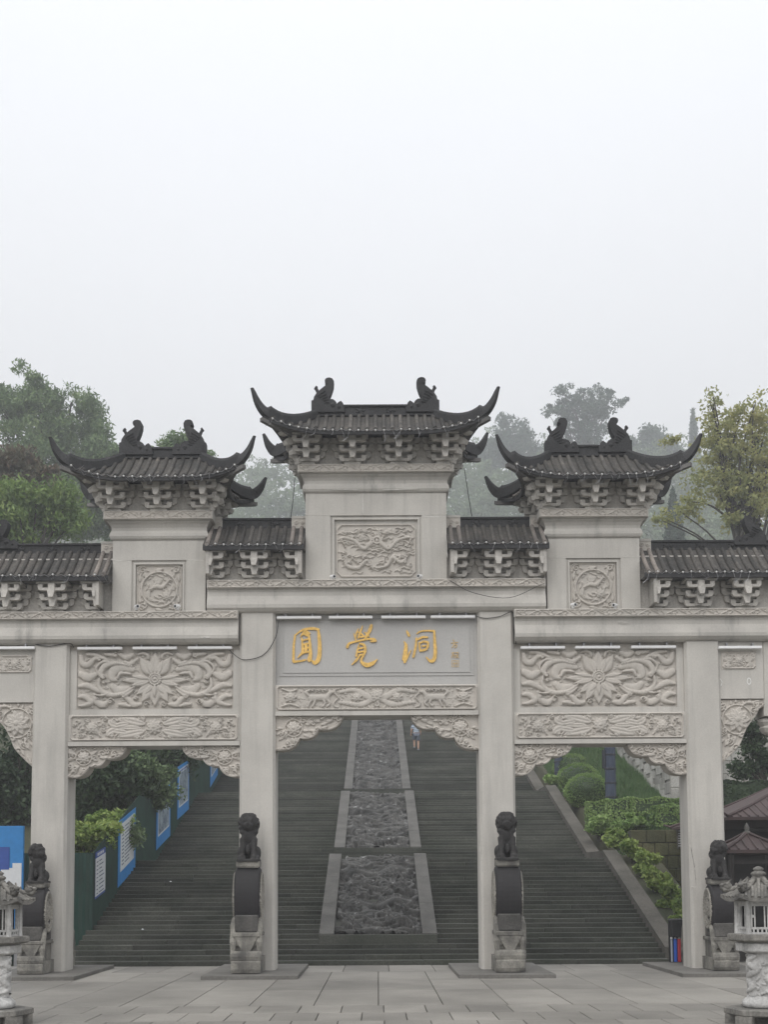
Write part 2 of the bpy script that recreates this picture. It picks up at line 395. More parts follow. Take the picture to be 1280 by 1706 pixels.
# ------------------------------------------------------------------ carved relief: a height field drawn with strokes
class Relief:
    def __init__(s, w, h, res):
        s.w, s.h = w, h; s.nx, s.nz = max(2, int(round(w/res))), max(2, int(round(h/res)))
        s.x = np.linspace(-w/2, w/2, s.nx+1); s.z = np.linspace(-h/2, h/2, s.nz+1)
        s.H = np.zeros((s.nz+1, s.nx+1))
    def _win(s, x0, x1, z0, z1):
        i0, i1 = np.searchsorted(s.x, [x0, x1]); j0, j1 = np.searchsorted(s.z, [z0, z1])
        return slice(j0, j1), slice(i0, i1)
    def stroke(s, pts, r, h, k=6, base=0.0, sharp=0.33):
        P = smooth_path(pts, k) if len(pts) > 2 else smooth_path(pts, max(4, k))
        n = len(P)
        rs = np.interp(np.linspace(0, 1, n), np.linspace(0, 1, len(r)), r) if hasattr(r, '__len__') else np.full(n, r)
        for i in range(n):
            x, z = P[i]; R = rs[i]
            if R < 1e-4: continue
            w = s._win(x-R, x+R, z-R, z+R)
            X, Z = np.meshgrid(s.x[w[1]], s.z[w[0]])
            if X.size == 0: continue
            d = 1 - ((X-x)**2 + (Z-z)**2) / (R*R)
            v = np.where(d > 0, base + h * np.clip(d, 0, 1)**sharp, 0)
            s.H[w] = np.maximum(s.H[w], v)
    def mstroke(s, pts, r, h, **kw):
        s.stroke(pts, r, h, **kw); s.stroke([(-x, z) for x, z in pts], r, h, **kw)
    def petal(s, cx, cz, ang, ln, wd, h, base=0.0, groove=0.0):
        """leaf-shaped pillow starting at (cx,cz)"""
        R = ln + wd; w = s._win(cx-R, cx+R, cz-R, cz+R)
        X, Z = np.meshgrid(s.x[w[1]]-cx, s.z[w[0]]-cz)
        if X.size == 0: return
        u = (X*cos(ang)+Z*sin(ang))/ln; v = (-X*sin(ang)+Z*cos(ang))
        hw = wd/2*np.clip(np.sin(pi*np.clip(u, 0, 1)**0.75), 0, 1)
        t = np.where((u > 0) & (u < 1) & (hw > 1e-4), 1-(v/np.maximum(hw, 1e-4))**2, -1)
        val = np.where(t > 0, base + h*np.clip(t, 0, 1)**0.4 - groove*np.exp(-(v/(wd*0.12))**2), 0)
        s.H[w] = np.maximum(s.H[w], val)
    def mpetal(s, cx, cz, ang, *a, **k):
        s.petal(cx, cz, ang, *a, **k); s.petal(-cx, cz, pi-ang, *a, **k)
    def spiral(s, cx, cz, r, turns, width, h, ph=0.0, d=1, base=0.0):
        n = int(10*turns)+4
        pts = [(cx + r*(1-0.85*t)*cos(ph+d*2*pi*turns*t), cz + r*(1-0.85*t)*sin(ph+d*2*pi*turns*t)) for t in np.linspace(0, 1, n)]
        s.stroke(pts, [width*0.6, width, width*0.8], h, k=3, base=base)
    def ring(s, cx, cz, r, width, h, lobes=0, amp=0.0):
        n = max(40, int(2*pi*r/(width*0.5)))
        s.stroke([(cx+(r+amp*cos(lobes*t))*cos(t), cz+(r+amp*cos(lobes*t))*sin(t)) for t in np.linspace(0, 2*pi, n)], width, h, k=2)
    def frame(s, inset, width, h, rc=0.06):
        a, b = s.w/2-inset, s.h/2-inset
        pts = [(-a+rc, -b), (a-rc, -b), (a, -b+rc), (a, b-rc), (a-rc, b), (-a+rc, b), (-a, b-rc), (-a, -b+rc), (-a+rc, -b)]
        for p, q in zip(pts[:-1], pts[1:]):
            n = max(3, int(math.dist(p, q)/(width*0.6)))
            s.stroke([p, q], width, h, k=n)
    def flower(s, cx, cz, r, h, n=8, ph=0.0, layers=2):
        for L in range(layers):
            rr = r*(1-0.33*L)
            for k in range(n):
                a = ph + 2*pi*(k+0.5*L)/n
                s.petal(cx+0.12*r*cos(a), cz+0.12*r*sin(a), a, rr*0.9, rr*0.72, h, base=0.35*h*L, groove=0.2*h)
        s.stroke([(cx-0.001, cz), (cx+0.001, cz)], r*0.22, h*0.7, base=h*layers*0.45)
    def noise(s, amp, seed=0, cells=0.03):
        g = np.random.default_rng(seed); s.H += amp*g.random(s.H.shape)
    def verts(s):
        X, Z = np.meshgrid(s.x, s.z); return np.stack([X.ravel(), -s.H.ravel(), Z.ravel()], 1)
    def faces(s, mask=None):
        n = s.nx+1; j, i = np.meshgrid(np.arange(s.nz), np.arange(s.nx), indexing='ij')
        a = (j*n+i)
        if mask is not None: a = a[mask]
        a = a.ravel()
        return np.stack([a, a+1, a+n+1, a+n], 1)
    def mesh(s, name, mask=None):
        V = s.verts(); F = s.faces(mask)
        if mask is not None:
            used = np.unique(F); re = np.full(len(V), -1); re[used] = np.arange(len(used)); V = V[used]; F = re[F]
        return npmesh(name, V, F, True)

# ------------------------------------------------------------------ foliage
def leaves(centres, L, W, droop=0.35, seed=0, up=0.0, out=None):
    """one lozenge leaf at each centre"""
    g = np.random.default_rng(seed); n = len(centres)
    d = g.normal(size=(n, 3)); d[:, 2] -= droop*1.5; d /= np.linalg.norm(d, axis=1)[:, None]
    q = g.normal(size=(n, 3)); q[:, 2] += up
    if out is not None: q = out*1.6 + q*0.6; d = d - out*(d*out).sum(1)[:, None]*0.6
    sdir = np.cross(d, q); sdir /= np.linalg.norm(sdir, axis=1)[:, None]+1e-9
    l = (L*(0.65+0.7*g.random(n)))[:, None]; w = (W*(0.65+0.7*g.random(n)))[:, None]
    V = np.stack([centres-d*l/2, centres+sdir*w/2, centres+d*l/2, centres-sdir*w/2], 1).reshape(-1, 3)
    return V, np.arange(4*n).reshape(-1, 4)
def clump_points(c, r, n, g):
    p = g.normal(size=(n, 3)); p /= np.linalg.norm(p, axis=1)[:, None]
    return c + p*(g.random(n)**0.45)[:, None]*np.array(r)
def make_tree(name, label, base, crowns, nleaf, L, W, mat, clumps=60, cr=1.2, seed=0, trunk_r=0.3, droop=0.35,
              group=None, limbs=9, flat=0.7, cat='tree', parent=None, bare=0.0):
    """crowns: list of (dx, dy, z, rx, ry, rz) ellipsoids relative to the base"""
    g = np.random.default_rng(seed)
    root = thing(name, label, cat, base, 0, group)
    vol = np.array([c[3]*c[4]*c[5] for c in crowns])**0.8; vol = vol/vol.sum()
    cs = []
    for k in range(clumps):
        c = crowns[g.choice(len(crowns), p=vol)]
        p = g.normal(size=3); p /= np.linalg.norm(p); rr = g.random()**0.4
        cs.append(np.array(c[:3]) + p*rr*np.array(c[3:]))
    per = max(4, nleaf//clumps)
    pts = np.concatenate([clump_points(c, np.array([1, 1, flat])*cr*(0.55+0.8*g.random()), per, g) for c in cs])
    V, F = leaves(pts, L, W, droop, seed)
    link('crown', npmesh('crown', V, F), mat, root)
    t = MB(); top = np.mean([c[:3] for c in crowns], 0); zt = max(c[2] for c in crowns)
    stem = smooth_path([(0, 0, -0.6), (0.1*g.normal(), 0.1*g.normal(), zt*0.3), (top[0]*0.6, top[1]*0.6, zt*0.62), (top[0], top[1], zt)], 4)
    t.tube(stem, np.linspace(trunk_r, trunk_r*0.25, len(stem)), 8)
    for c in sorted(cs, key=lambda q: -np.linalg.norm(q-top))[:limbs*3:3] + cs[:limbs]:
        k = int(len(stem)*(0.35+0.4*g.random())); s0 = stem[k]
        mid = (s0+c)/2 + np.array([0, 0, 0.12*np.linalg.norm(c-s0)])
        pth = smooth_path([s0, mid, c], 4); t.tube(pth, np.linspace(trunk_r*0.42, 0.03, len(pth)), 5)
    t.build('trunk', 'bark', root, True)
    return root

# ================================================================== carved designs
def scroll_strip(w, h, res, unit=0.42, amp=0.022):
    amp *= 1.7
    """running scroll of paired tendrils"""
    R = Relief(w, h, res); R.frame(0.018, 0.014, amp*0.9, 0.01)
    n = int(w/unit); u = w/n
    for k in range(n):
        x = -w/2+(k+0.5)*u; s = 1 if k % 2 else -1; a = h*0.27
        R.stroke([(x-u*0.5, -s*a), (x-u*0.2, 0), (x+u*0.1, s*a), (x+u*0.35, s*a*0.5), (x+u*0.25, -s*0.1*a)], [0.01, 0.02, 0.012], amp, k=5)
        R.spiral(x-u*0.12, -s*a*0.45, a*0.85, 1.1, 0.013, amp, ph=k, d=s)
        R.petal(x+u*0.15, -s*a*0.3, -s*0.9, a*1.3, a*0.7, amp)
    return R
def fill_scroll(R, x0, x1, z0, z1, n, h, size, seed, mirror=True):
    g = np.random.default_rng(seed)
    for k in range(n):
        x, z = x0+(x1-x0)*g.random(), z0+(z1-z0)*g.random(); a = g.random()*6.3; L = size*(0.6+0.8*g.random())
        if g.random() < 0.45:
            for m in ((1, -1) if mirror else (1,)): R.spiral(m*x, z, L*0.45, 1.2, L*0.13, h*(0.7+0.4*g.random()), ph=a if m == 1 else pi-a, d=m)
        else:
            for m in ((1, -1) if mirror else (1,)): R.petal(m*x, z, a if m == 1 else pi-a, L, L*0.45, h*(0.6+0.5*g.random()), groove=h*0.25)
def flower_panel():
    w, h = 4.2, 1.53; R = Relief(w, h, 0.0145); S = 0.003563; A = 0.085
    p = lambda a, b: (-(a-632)*S*-1, -(b-268)*S)
    def st(pts, r, hh=A, **k): R.mstroke([p(*q) for q in pts], [v*S for v in r] if hasattr(r, '__len__') else r*S, hh, **k)
    def pt(x, z, deg, ln, wd, hh=A, base=0.0, gr=0.012): R.mpetal(*p(x, z), radians(deg), ln*S, wd*S, hh, base, gr)
    # big acanthus sweeps
    st([(470,325),(400,372),(300,388),(235,365),(200,315),(205,265)], [10,16,20,22,16,12], A*1.1)
    st([(450,165),(340,140),(250,160),(212,215),(235,252)], [8,18,26,24,14], A*1.1)
    st([(460,190),(380,170),(315,195),(300,250),(340,275)], [20,34,38,30,10], A*0.75)
    st([(440,225),(370,220),(345,255)], [10,16,12], A*1.2)
    st([(420,335),(350,350),(305,320)], [20,34,24], A*0.7)
    st([(45,320),(110,312),(185,348),(260,384)], [12,26,20,10], A)
    st([(38,402),(95,400),(140,440),(90,465),(50,470)], [10,22,26,14,8], A)
    st([(165,380),(175,430),(235,462),(280,430)], [12,24,28,14], A)
    st([(160,385),(230,390),(275,372)], [6,12,6], A*1.2)
    st([(195,215),(120,250),(60,225)], [16,34,26], A*0.9)
    st([(210,250),(180,180),(230,130),(300,140)], [6,12,14,8], A*1.1)
    st([(60,85),(75,140),(120,150),(165,105),(205,105)], [18,26,26,18,12], A)
    st([(110,70),(170,75),(240,105),(290,140)], [14,18,16,8], A)
    st([(250,70),(300,75),(330,80)], [14,18,14], A)
    st([(365,75),(410,95),(460,75)], [18,26,18], A)
    st([(395,130),(440,145),(490,112)], [12,20,16], A)
    st([(500,75),(540,62),(575,80),(580,110)], [8,14,14,6], A)
    st([(470,345),(440,370),(400,395)], [6,12,18], A*1.1)
    st([(385,400),(430,420),(470,460),(520,460)], [10,22,26,14], A*0.9)
    st([(360,460),(400,462),(440,475)], [12,18,10], A)
    for x, z, r in ((327,78,22),(235,250,18),(290,435,26),(485,412,14),(395,396,18),(240,290,14),(185,415,12),(565,455,20),(205,110,16),(690,72,0)):
        if r: R.spiral(*p(x, z), r*S, 1.2, 7*S, A*1.2); q = p(x, z); R.spiral(-q[0], q[1], r*S, 1.2, 7*S, A*1.2, d=-1)
    g = np.random.default_rng(21)
    for k in range(150):
        x, z = (g.random()-0.5)*w*0.94, (g.random()-0.5)*h*0.9; a = atan2(z, x)+g.normal()*0.7; L = 0.1+0.09*g.random()
        for m in (1, -1): R.petal(m*x, z, a if m == 1 else pi-a, L, L*0.42, A*0.42, groove=0.02)
    # lotus petals round the seed head
    R.petal(*p(632,220), radians(90), 165*S, 92*S, A*1.2, 0.0, 0.02)
    pt(600,232,122,165,88,A,0.01); pt(610,228,108,120,50,A,0.03)
    pt(588,272,181,215,62,A,0.012); pt(590,262,172,150,34,A,0.035); pt(588,285,192,150,50,A,0.02)
    pt(600,300,218,140,70,A*0.9,0.01); pt(612,306,240,160,86,A,0.01); pt(615,312,232,80,44,A,0.03)
    R.petal(*p(632,312), radians(270), 165*S, 96*S, A*1.1, 0.0, 0.02); R.petal(*p(632,312), radians(270), 95*S, 40*S, A, 0.05)
    c = p(632, 266); R.stroke([(c[0]-1e-3, c[1]), (c[0]+1e-3, c[1])], 50*S, 0.05, base=0.05, sharp=0.25)
    for k in range(18): a = 2*pi*k/18; R.stroke([(c[0]+44*S*cos(a), c[1]+44*S*sin(a))]*2, 8*S, 0.03, base=0.09, k=2)
    R.ring(c[0], c[1], 26*S, 5*S, 0.13); R.stroke([(c[0], c[1])]*2, 14*S, 0.14, k=2)
    return R
def peony_beam(w, h, qilin=False):
    R = Relief(w, h, 0.0135); A = 0.062; R.frame(0.03, 0.022, A*0.9, 0.05)
    a, b = w/2, h/2
    if qilin:
        R.mstroke([(0.0,b*0.72),(a*0.36,b*0.74),(a*0.42,b*0.4),(a*0.385,0),(a*0.43,-b*0.5),(a*0.36,-b*0.8),(0,-b*0.8)], 0.022, A)
        R.mstroke([(a*0.02,0),(a*0.1,b*0.1),(a*0.22,b*0.6),(a*0.36,b*0.45)], [0.05,0.09,0.07,0.05], A*0.8)
        R.mstroke([(a*0.05,-b*0.2),(a*0.16,-b*0.55),(a*0.36,-b*0.4)], [0.07,0.08,0.05], A*0.8)
        for m in (1, -1): R.flower(m*a*0.2, 0, b*0.42, A, 8, 0.3)
        R.flower(0, b*0.15, b*0.6, A*1.1, 9)
        fill_scroll(R, 0, a*0.1, -b*0.6, -b*0.2, 7, A, 0.16, 5); fill_scroll(R, a*0.02, a*0.4, -b*0.7, b*0.7, 60, A*0.5, 0.08, 15); fill_scroll(R, a*0.45, a*0.95, -b*0.75, b*0.75, 60, A*0.45, 0.08, 16)
        for m in (1, -1):                      # a galloping beast each side
            x = m*a*0.575
            R.stroke([(x-0.2, -b*0.02), (x, b*0.02), (x+0.2, b*0.0)], [0.1,0.085,0.1], A*1.1)
            R.stroke([(x-m*0.2, 0.0), (x-m*0.3, b*0.4), (x-m*0.36, b*0.42)], [0.07,0.06,0.04], A*1.2)
            for q in (-0.2, -0.1, 0.12, 0.22): R.stroke([(x+q, -0.05), (x+q*1.35, -b*0.45), (x+q*1.25+0.05*m, -b*0.7)], [0.045,0.03,0.025], A)
            R.stroke([(x+m*0.24, 0.02), (x+m*0.34, b*0.4), (x+m*0.28, b*0.6)], [0.03,0.045,0.02], A)
            for q in range(7): R.spiral(x-m*0.3+m*q*0.09, b*0.5+0.02*(q % 2), 0.045, 1, 0.014, A)
            R.flower(m*a*0.86, 0.02, b*0.5, A, 8); R.stroke([(m*a*0.78, -b*0.7), (m*a*0.86, -b*0.5), (m*a*0.94, -b*0.65)], 0.03, A)
            R.stroke([(m*a*0.94, b*0.7), (m*a*0.86, b*0.5), (m*a*0.8, b*0.65)], 0.03, A)
    else:
        for x0, z0, dg, ln, wd in ((0.1, 0.25, 14, 0.34, 0.34), (0.1, -0.25, -12, 0.36, 0.34), (0.28, 0.35, -10, 0.24, 0.26), (0.3, -0.4, 8, 0.26, 0.26), (0.16, 0.0, 0, 0.28, 0.22), (0.42, 0.1, 20, 0.14, 0.3), (0.44, -0.1, -25, 0.14, 0.3), (0.5, 0.2, 60, 0.08, 0.25), (0.52, -0.25, -60, 0.08, 0.25)):
            R.mpetal(a*x0, b*z0, radians(dg), a*ln, 2*b*wd, A, 0.0, 0.02)
        for k in range(9):
            R.mpetal(a*(0.12+0.045*k), b*(0.62-0.02*k), radians(50+8*(k % 3)), 0.1, 0.06, A*0.9); R.mpetal(a*(0.12+0.045*k), -b*(0.62-0.02*k), radians(-50-8*(k % 3)), 0.1, 0.06, A*0.9)
        for x0, z0 in ((0.13, 0.72), (0.2, -0.74), (0.47, 0.55), (0.5, -0.6), (0.57, 0.7), (0.6, -0.15), (0.6, 0.25)):
            for m in (1, -1): R.spiral(m*a*x0, b*z0, 0.065, 1.3, 0.02, A, ph=x0*20, d=m)
        R.flower(0, b*0.05, b*0.62, A*1.1, 9)
        for m in (1, -1): R.flower(m*a*0.74, -b*0.02, b*0.5, A, 8, 0.4)
        fill_scroll(R, a*0.1, a*0.62, -b*0.78, b*0.78, 34, A*0.75, 0.14, 3)
        fill_scroll(R, a*0.62, a*0.96, -b*0.78, b*0.78, 48, A*0.85, 0.1, 8); fill_scroll(R, 0.1, a*0.6, -b*0.8, b*0.8, 50, A*0.5, 0.08, 12)
    return R
def dragon_panel():
    w, h = 2.2, 1.5; R = Relief(w, h, 0.0125); A = 0.06; R.frame(0.03, 0.02, A*0.7, 0.12)
    g = np.random.default_rng(4)
    for k in range(120):                                   # cloud wisps
        x, z = (g.random()-0.5)*w*0.88, (g.random()-0.5)*h*0.84
        L = 0.07+0.12*g.random()
        R.stroke([(x-L, z-0.02), (x-L*0.3, z+0.03), (x+L*0.4, z-0.01), (x+L, z+0.025)], [0.008,0.024,0.02,0.008], A*(0.45+0.4*g.random()))
        if k % 2: R.spiral(x+L*0.8, z, 0.05, 1.1, 0.014, A*0.8, ph=k)
    for m, ph in ((1, 0.0), (-1, 0.5)):
        R.stroke([(m*0.92, -0.1+ph*0.3), (m*0.7, -0.34), (m*0.45, -0.2), (m*0.3, -0.42), (m*0.05, -0.5)] if m > 0 else
                 [(-0.95, -0.05), (-0.8, -0.42), (-0.5, -0.48), (-0.25, -0.28), (-0.1, -0.5)], [0.02,0.055,0.06,0.05,0.03], A*1.25)
        R.stroke([(m*0.85, 0.1), (m*0.95, 0.35), (m*0.6, 0.28), (m*0.35, 0.05), (m*0.15, 0.2)], [0.02,0.04,0.055,0.05,0.07], A*1.25)
        for q in range(5): R.stroke([(m*(0.2+0.15*q), -0.35+0.12*(q % 2)), (m*(0.24+0.15*q), -0.2+0.1*(q % 2))], [0.03,0.012], A*1.3)
        R.mstroke([(0.12,0.2),(0.2,0.38),(0.32,0.46)], [0.04,0.02,0.01], A*1.2)
    R.ring(0.02, 0.28, 0.09, 0.028, A*1.2); R.stroke([(0.02,0.28)]*2, 0.05, A, k=2)
    for k in range(9): a = -0.3+k*0.47; R.stroke([(0.02+0.1*cos(a), 0.3+0.1*sin(a)), (0.02+0.2*cos(a+0.4), 0.3+0.2*sin(a+0.4))], [0.025,0.006], A)
    return R
def roundel_panel():
    w, h = 1.26, 1.36; R = Relief(w, h, 0.0125); A = 0.055; R.frame(0.03, 0.016, A*0.8, 0.08)
    R.ring(0, -0.02, 0.485, 0.028, A*1.1)
    for sx in (1, -1):
        for sz in (1, -1):
            R.spiral(sx*0.46, sz*0.52, 0.1, 1.3, 0.022, A, ph=pi/4); R.petal(sx*0.4, sz*0.46, atan2(-sz, -sx*0.2), 0.2, 0.1, A*0.8); R.petal(sx*0.52, sz*0.4, atan2(-sz, sx*0.1), 0.22, 0.1, A*0.8)
        R.petal(sx*0.5, 0.0, pi/2, 0.2, 0.08, A*0.7); R.petal(sx*0.5, -0.05, -pi/2, 0.2, 0.08, A*0.7)
    R.petal(-0.12, 0.5, 0.2, 0.24, 0.12, A); R.petal(-0.12, -0.56, -0.2, 0.24, 0.1, A)
    R.stroke([(-0.26,-0.02),(-0.1,0.06),(0.08,0.05),(0.2,0.16),(0.27,0.25)], [0.03,0.06,0.065,0.04,0.03], A*1.2)
    R.stroke([(0.27,0.25),(0.34,0.22)], [0.03,0.008], A*1.2)
    for k in range(8): R.petal(-0.04, 0.08, 1.0+k*0.17, 0.3-0.01*k, 0.055, A*(0.75+0.05*(k % 3)), groove=0.012)
    for k in range(6): R.stroke([(-0.24,-0.02),(-0.36+0.02*k,-0.12-0.03*k),(-0.28+0.07*k,-0.3-0.015*k),(-0.14+0.06*k,-0.36)], [0.02,0.024,0.02,0.008], A*(0.7+0.08*(k % 2)))
    R.flower(0.2, -0.2, 0.15, A, 8)
    for k in range(6): R.petal(0.2+0.15*cos(k), -0.2+0.15*sin(k), k*1.0, 0.1, 0.05, A*0.7)
    g = np.random.default_rng(6)
    for k in range(46):
        a, r = g.random()*6.28, 0.12+0.32*g.random()**0.6
        R.petal(r*cos(a), -0.02+r*sin(a), a+1.2+g.random(), 0.12, 0.045, A*(0.5+0.5*g.random()), groove=0.01)
    for k in range(40):
        sx, sz = g.choice((-1, 1)), g.choice((-1, 1)); x, z = sx*(0.3+0.27*g.random()), sz*(0.36+0.24*g.random())
        if x*x+z*z > 0.3: R.petal(x, z, g.random()*6.3, 0.1, 0.045, A*0.8)
    return R
def cloud_dragons(w, h, res, seed, amp=0.3):
    """dense writhing dragons and waves for the stair ramp"""
    R = Relief(w, h, res); g = np.random.default_rng(seed)
    for k in range(int(16*w*h)):                            # small ripples between
        x, z = (g.random()-0.5)*w, (g.random()-0.5)*h; L = 0.12+0.12*g.random(); o = g.random()*pi; c, s = cos(o)*L, sin(o)*L
        R.stroke([(x-c, z-s), (x+0.3*s, z-0.3*c), (x+c, z+s)], [0.015, 0.04, 0.015], amp*(0.12+0.25*g.random()), k=4, sharp=0.5)
    for k in range(int(5.5*w*h)):                           # rolling clouds and coils
        x, z = (g.random()-0.5)*w, (g.random()-0.5)*h; L = 0.3+0.3*g.random(); o = g.normal()*0.9; c, s = cos(o)*L, sin(o)*L; b = g.choice((-1, 1))*(0.2+0.25*g.random()); r = 0.06+0.045*g.random()
        R.stroke([(x-c, z-s), (x-c*0.4-s*b, z-s*0.4+c*b), (x+c*0.4+s*b*0.8, z+s*0.4-c*b*0.8), (x+c, z+s)], [r*0.35, r, r*1.1, r*0.4], amp*(0.4+0.45*g.random()), k=7, sharp=0.5)
        if k % 3 == 0: R.spiral(x+c, z+s, 0.2+0.1*g.random(), 1.35, 0.055, amp*(0.55+0.35*g.random()), ph=g.random()*6, d=1 if k % 2 else -1)
    for k in range(int(h/1.7)):                             # dragon bodies
        z0 = -h/2+0.85+1.7*k; s = 1 if k % 2 else -1; j = g.normal()*0.12
        P = [(-s*w*0.43, z0-0.6), (-s*w*0.3, z0+0.35+j), (-s*w*0.02, z0-0.2), (s*w*0.2, z0+0.45-j), (s*w*0.4, z0+0.1), (s*w*0.3, z0-0.4)]
        R.stroke(P, [0.04, 0.12, 0.14, 0.13, 0.11, 0.05], amp*0.95, k=12, sharp=0.5)
        Q = smooth_path(P, 8)
        for q in range(2, len(Q)-2):
            t = Q[q+1]-Q[q-1]; nn = np.array([-t[1], t[0]]); nn = nn/(np.linalg.norm(nn)+1e-9)
            R.stroke([tuple(Q[q]+nn*0.02), tuple(Q[q]+nn*0.17)], [0.035, 0.015], amp*1.1, k=4)
        for q in range(7): a = q*0.9; R.stroke([(s*w*0.3+0.1*cos(a), z0-0.4+0.1*sin(a)), (s*w*0.3+0.28*cos(a+0.5), z0-0.4+0.28*sin(a+0.5))], [0.05, 0.012], amp*1.1, k=5)
    return R
def spandrel_curve(w, h, tall=False, n=7):
    """outline from the far end of the top edge down to the foot at the column (x from the column outwards, z down)"""
    if tall:
        return [tuple(p) for p in smooth_path([(w, -0.10*h), (w*0.88, -0.14*h), (w*0.78, -0.26*h), (w*0.62, -0.40*h), (w*0.5, -0.56*h), (w*0.4, -0.72*h), (w*0.16, -0.9*h), (0.0, -h)], 4)]
    P = [(w, -0.03*h), (w*0.645, -0.39*h), (w*0.355, -0.64*h), (0.0, -h)]
    out = []
    for (x0, z0), (x1, z1) in zip(P[:-1], P[1:]):
        for t in np.linspace(0, 1, n, endpoint=False):
            x, z = x0+(x1-x0)*t, z0+(z1-z0)*t; nx, nz = (z1-z0), -(x1-x0); l = sqrt(nx*nx+nz*nz)
            bul = 0.2*math.dist((x0, z0), (x1, z1))*4*t*(1-t)*(1.2-0.4*t)
            out.append((x - nx/l*bul, z - abs(nz/l)*bul if nz > 0 else z - nz/l*-bul))
    out.append(P[-1]); return out
SP_CACHE = {}
def spandrel(parent, w, h, x, z, side, tall=False, y0=-0.32, y1=0.3):
    """side=+1: column on the left, bracket grows to +x"""
    key = (round(w, 2), round(h, 2), tall)
    if key not in SP_CACHE:
        cur = spandrel_curve(w, h, tall); poly = [(0, 0), (w, 0)] + cur
        b = MB().prism(poly, y0, y1, 'y')
        rim = [Vector((px, y0-0.004, pz)) for px, pz in cur]
        b.tube(rim, 0.032, 6); b.tube([p+Vector((-0.05, 0.01, 0.055)) for p in rim[1:-1]], 0.018, 5)
        R = Relief(w, h, 0.0125); ox, oz = w/2, -h/2; g = np.random.default_rng(int(w*100)); A = 0.065
        fx, fz = (0.27*w, -0.36*h) if not tall else (0.38*w, -0.32*h)
        fr = 0.23*h if not tall else 0.3*w
        R.flower(fx-ox, fz-oz, fr, A*1.15, 9); R.ring(fx-ox, fz-oz, fr*1.12, 0.022, A*0.8)
        for k in range(130 if tall else 100):
            px, pz = g.random()*w, -g.random()*h
            if (px-fx)**2+(pz-fz)**2 < (fr*1.05)**2: continue
            L = 0.13+0.1*g.random(); a = atan2(pz-fz, px-fx)+0.8*(g.random()-0.5)
            if k % 3: R.petal(px-ox, pz-oz, a, L, L*0.45, A*(0.6+0.5*g.random()), groove=0.01)
            else: R.spiral(px-ox, pz-oz, L*0.5, 1.2, 0.022, A, ph=a)
        if tall: R.stroke([(fx-ox, fz-oz), (fx-ox+0.2, -0.12-oz), (w*0.85-ox, -0.1-oz)], [0.03,0.04,0.06], A); R.spiral(w*0.82-ox, -0.14-oz, 0.11, 1.5, 0.025, A*1.2)
        X, Z = np.meshgrid((R.x[:-1]+R.x[1:])/2+ox, (R.z[:-1]+R.z[1:])/2+oz)
        mask = np.zeros(X.shape, bool); pl = np.array(poly); n = len(pl); j = n-1
        for i in range(n):
            c = ((pl[i, 1] > Z) != (pl[j, 1] > Z)) & (X < (pl[j, 0]-pl[i, 0])*(Z-pl[i, 1])/(pl[j, 1]-pl[i, 1]+1e-12)+pl[i, 0]); mask ^= c; j = i
        SP_CACHE[key] = (b.mesh('spandrel'), R.mesh('carving', mask))
    bm, rm = SP_CACHE[key]
    o = link('spandrel', bm, 'carved', parent, (x, 0, z), (0, 0, 0), (side, 1, 1))
    link('carving', rm, 'carved', o, (w/2, y0-0.006, -h/2))
    return o

# ================================================================== the gateway
gate = thing('memorial_gateway', 'grey carved stone memorial gateway with three upturned roofs and gold writing', 'gateway')
XI, XO, HW = 3.25, 8.88, 0.485
YF = -0.5
# columns
def column(x, ztop):
    c = 0.07; P = [(-HW+c, -0.5), (HW-c, -0.5), (HW-c+0.02, -0.48), (HW-0.02, -0.5+c), (HW, -0.5+c+0.02), (HW, 0.5-c), (HW-c, 0.5), (-HW+c, 0.5), (-HW, 0.5-c), (-HW, -0.5+c+0.02), (-HW+0.02, -0.5+c), (-HW+c-0.02, -0.48)]
    return MB().prism([(x+a, b) for a, b in P], 0.09, ztop, 'z').build('column', 'stone', gate)
for x in (-XI, XI): column(x, zz(1020))
for x in (-XO, XO): column(x, zz(1071))
def rounded_beam(name, x0, x1, zt, zb, yfr=-0.62, mat='beam_stone', parent=gate):
    h = zt-zb; P = [(yfr+0.03, zt), (yfr+0.05, zt-0.12*h), (yfr+0.04, zt-0.3*h), (yfr, zt-0.5*h), (yfr-0.03, zt-0.68*h), (yfr-0.02, zt-0.82*h), (yfr+0.05, zt-0.94*h), (yfr+0.14, zb), (-yfr-0.14, zb), (-yfr-0.05, zt-0.94*h), (-yfr+0.02, zt-0.82*h), (-yfr+0.03, zt-0.68*h), (-yfr, zt-0.5*h), (-yfr-0.03, zt)]
    return MB().prism(P[::-1], x0, x1, 'x').build(name, mat, parent)
def frieze(x0, x1, zt, zb, yfr, parent=gate, amp=0.02, depth=None):
    d = depth or -yfr
    o = MB().cbox(x0, x1, yfr, d, zb, zt, 0.012).build('frieze', 'beam_stone', parent)
    R = scroll_strip(x1-x0-0.04, zt-zb-0.02, 0.0135, 0.36, amp)
    link('scroll_carving', R.mesh('scroll_carving'), 'carved', o, ((x0+x1)/2, yfr-0.004, (zt+zb)/2))
    return o
XC = 4.62; XE = 11.25
rounded_beam('beam', -XC, XC, zz(981.5), zz(1020.5)+0.003)
frieze(-XC, XC, zz(967), zz(981.5)+0.002, -0.66)
for s in (-1, 1):
    a, b = sorted((s*(XI+HW+0.03), s*XE))
    rounded_beam('beam', a, b, zz(1032), zz(1071)+0.003)
    frieze(a-0.02, b, zz(1018), zz(1032)+0.002, -0.66)
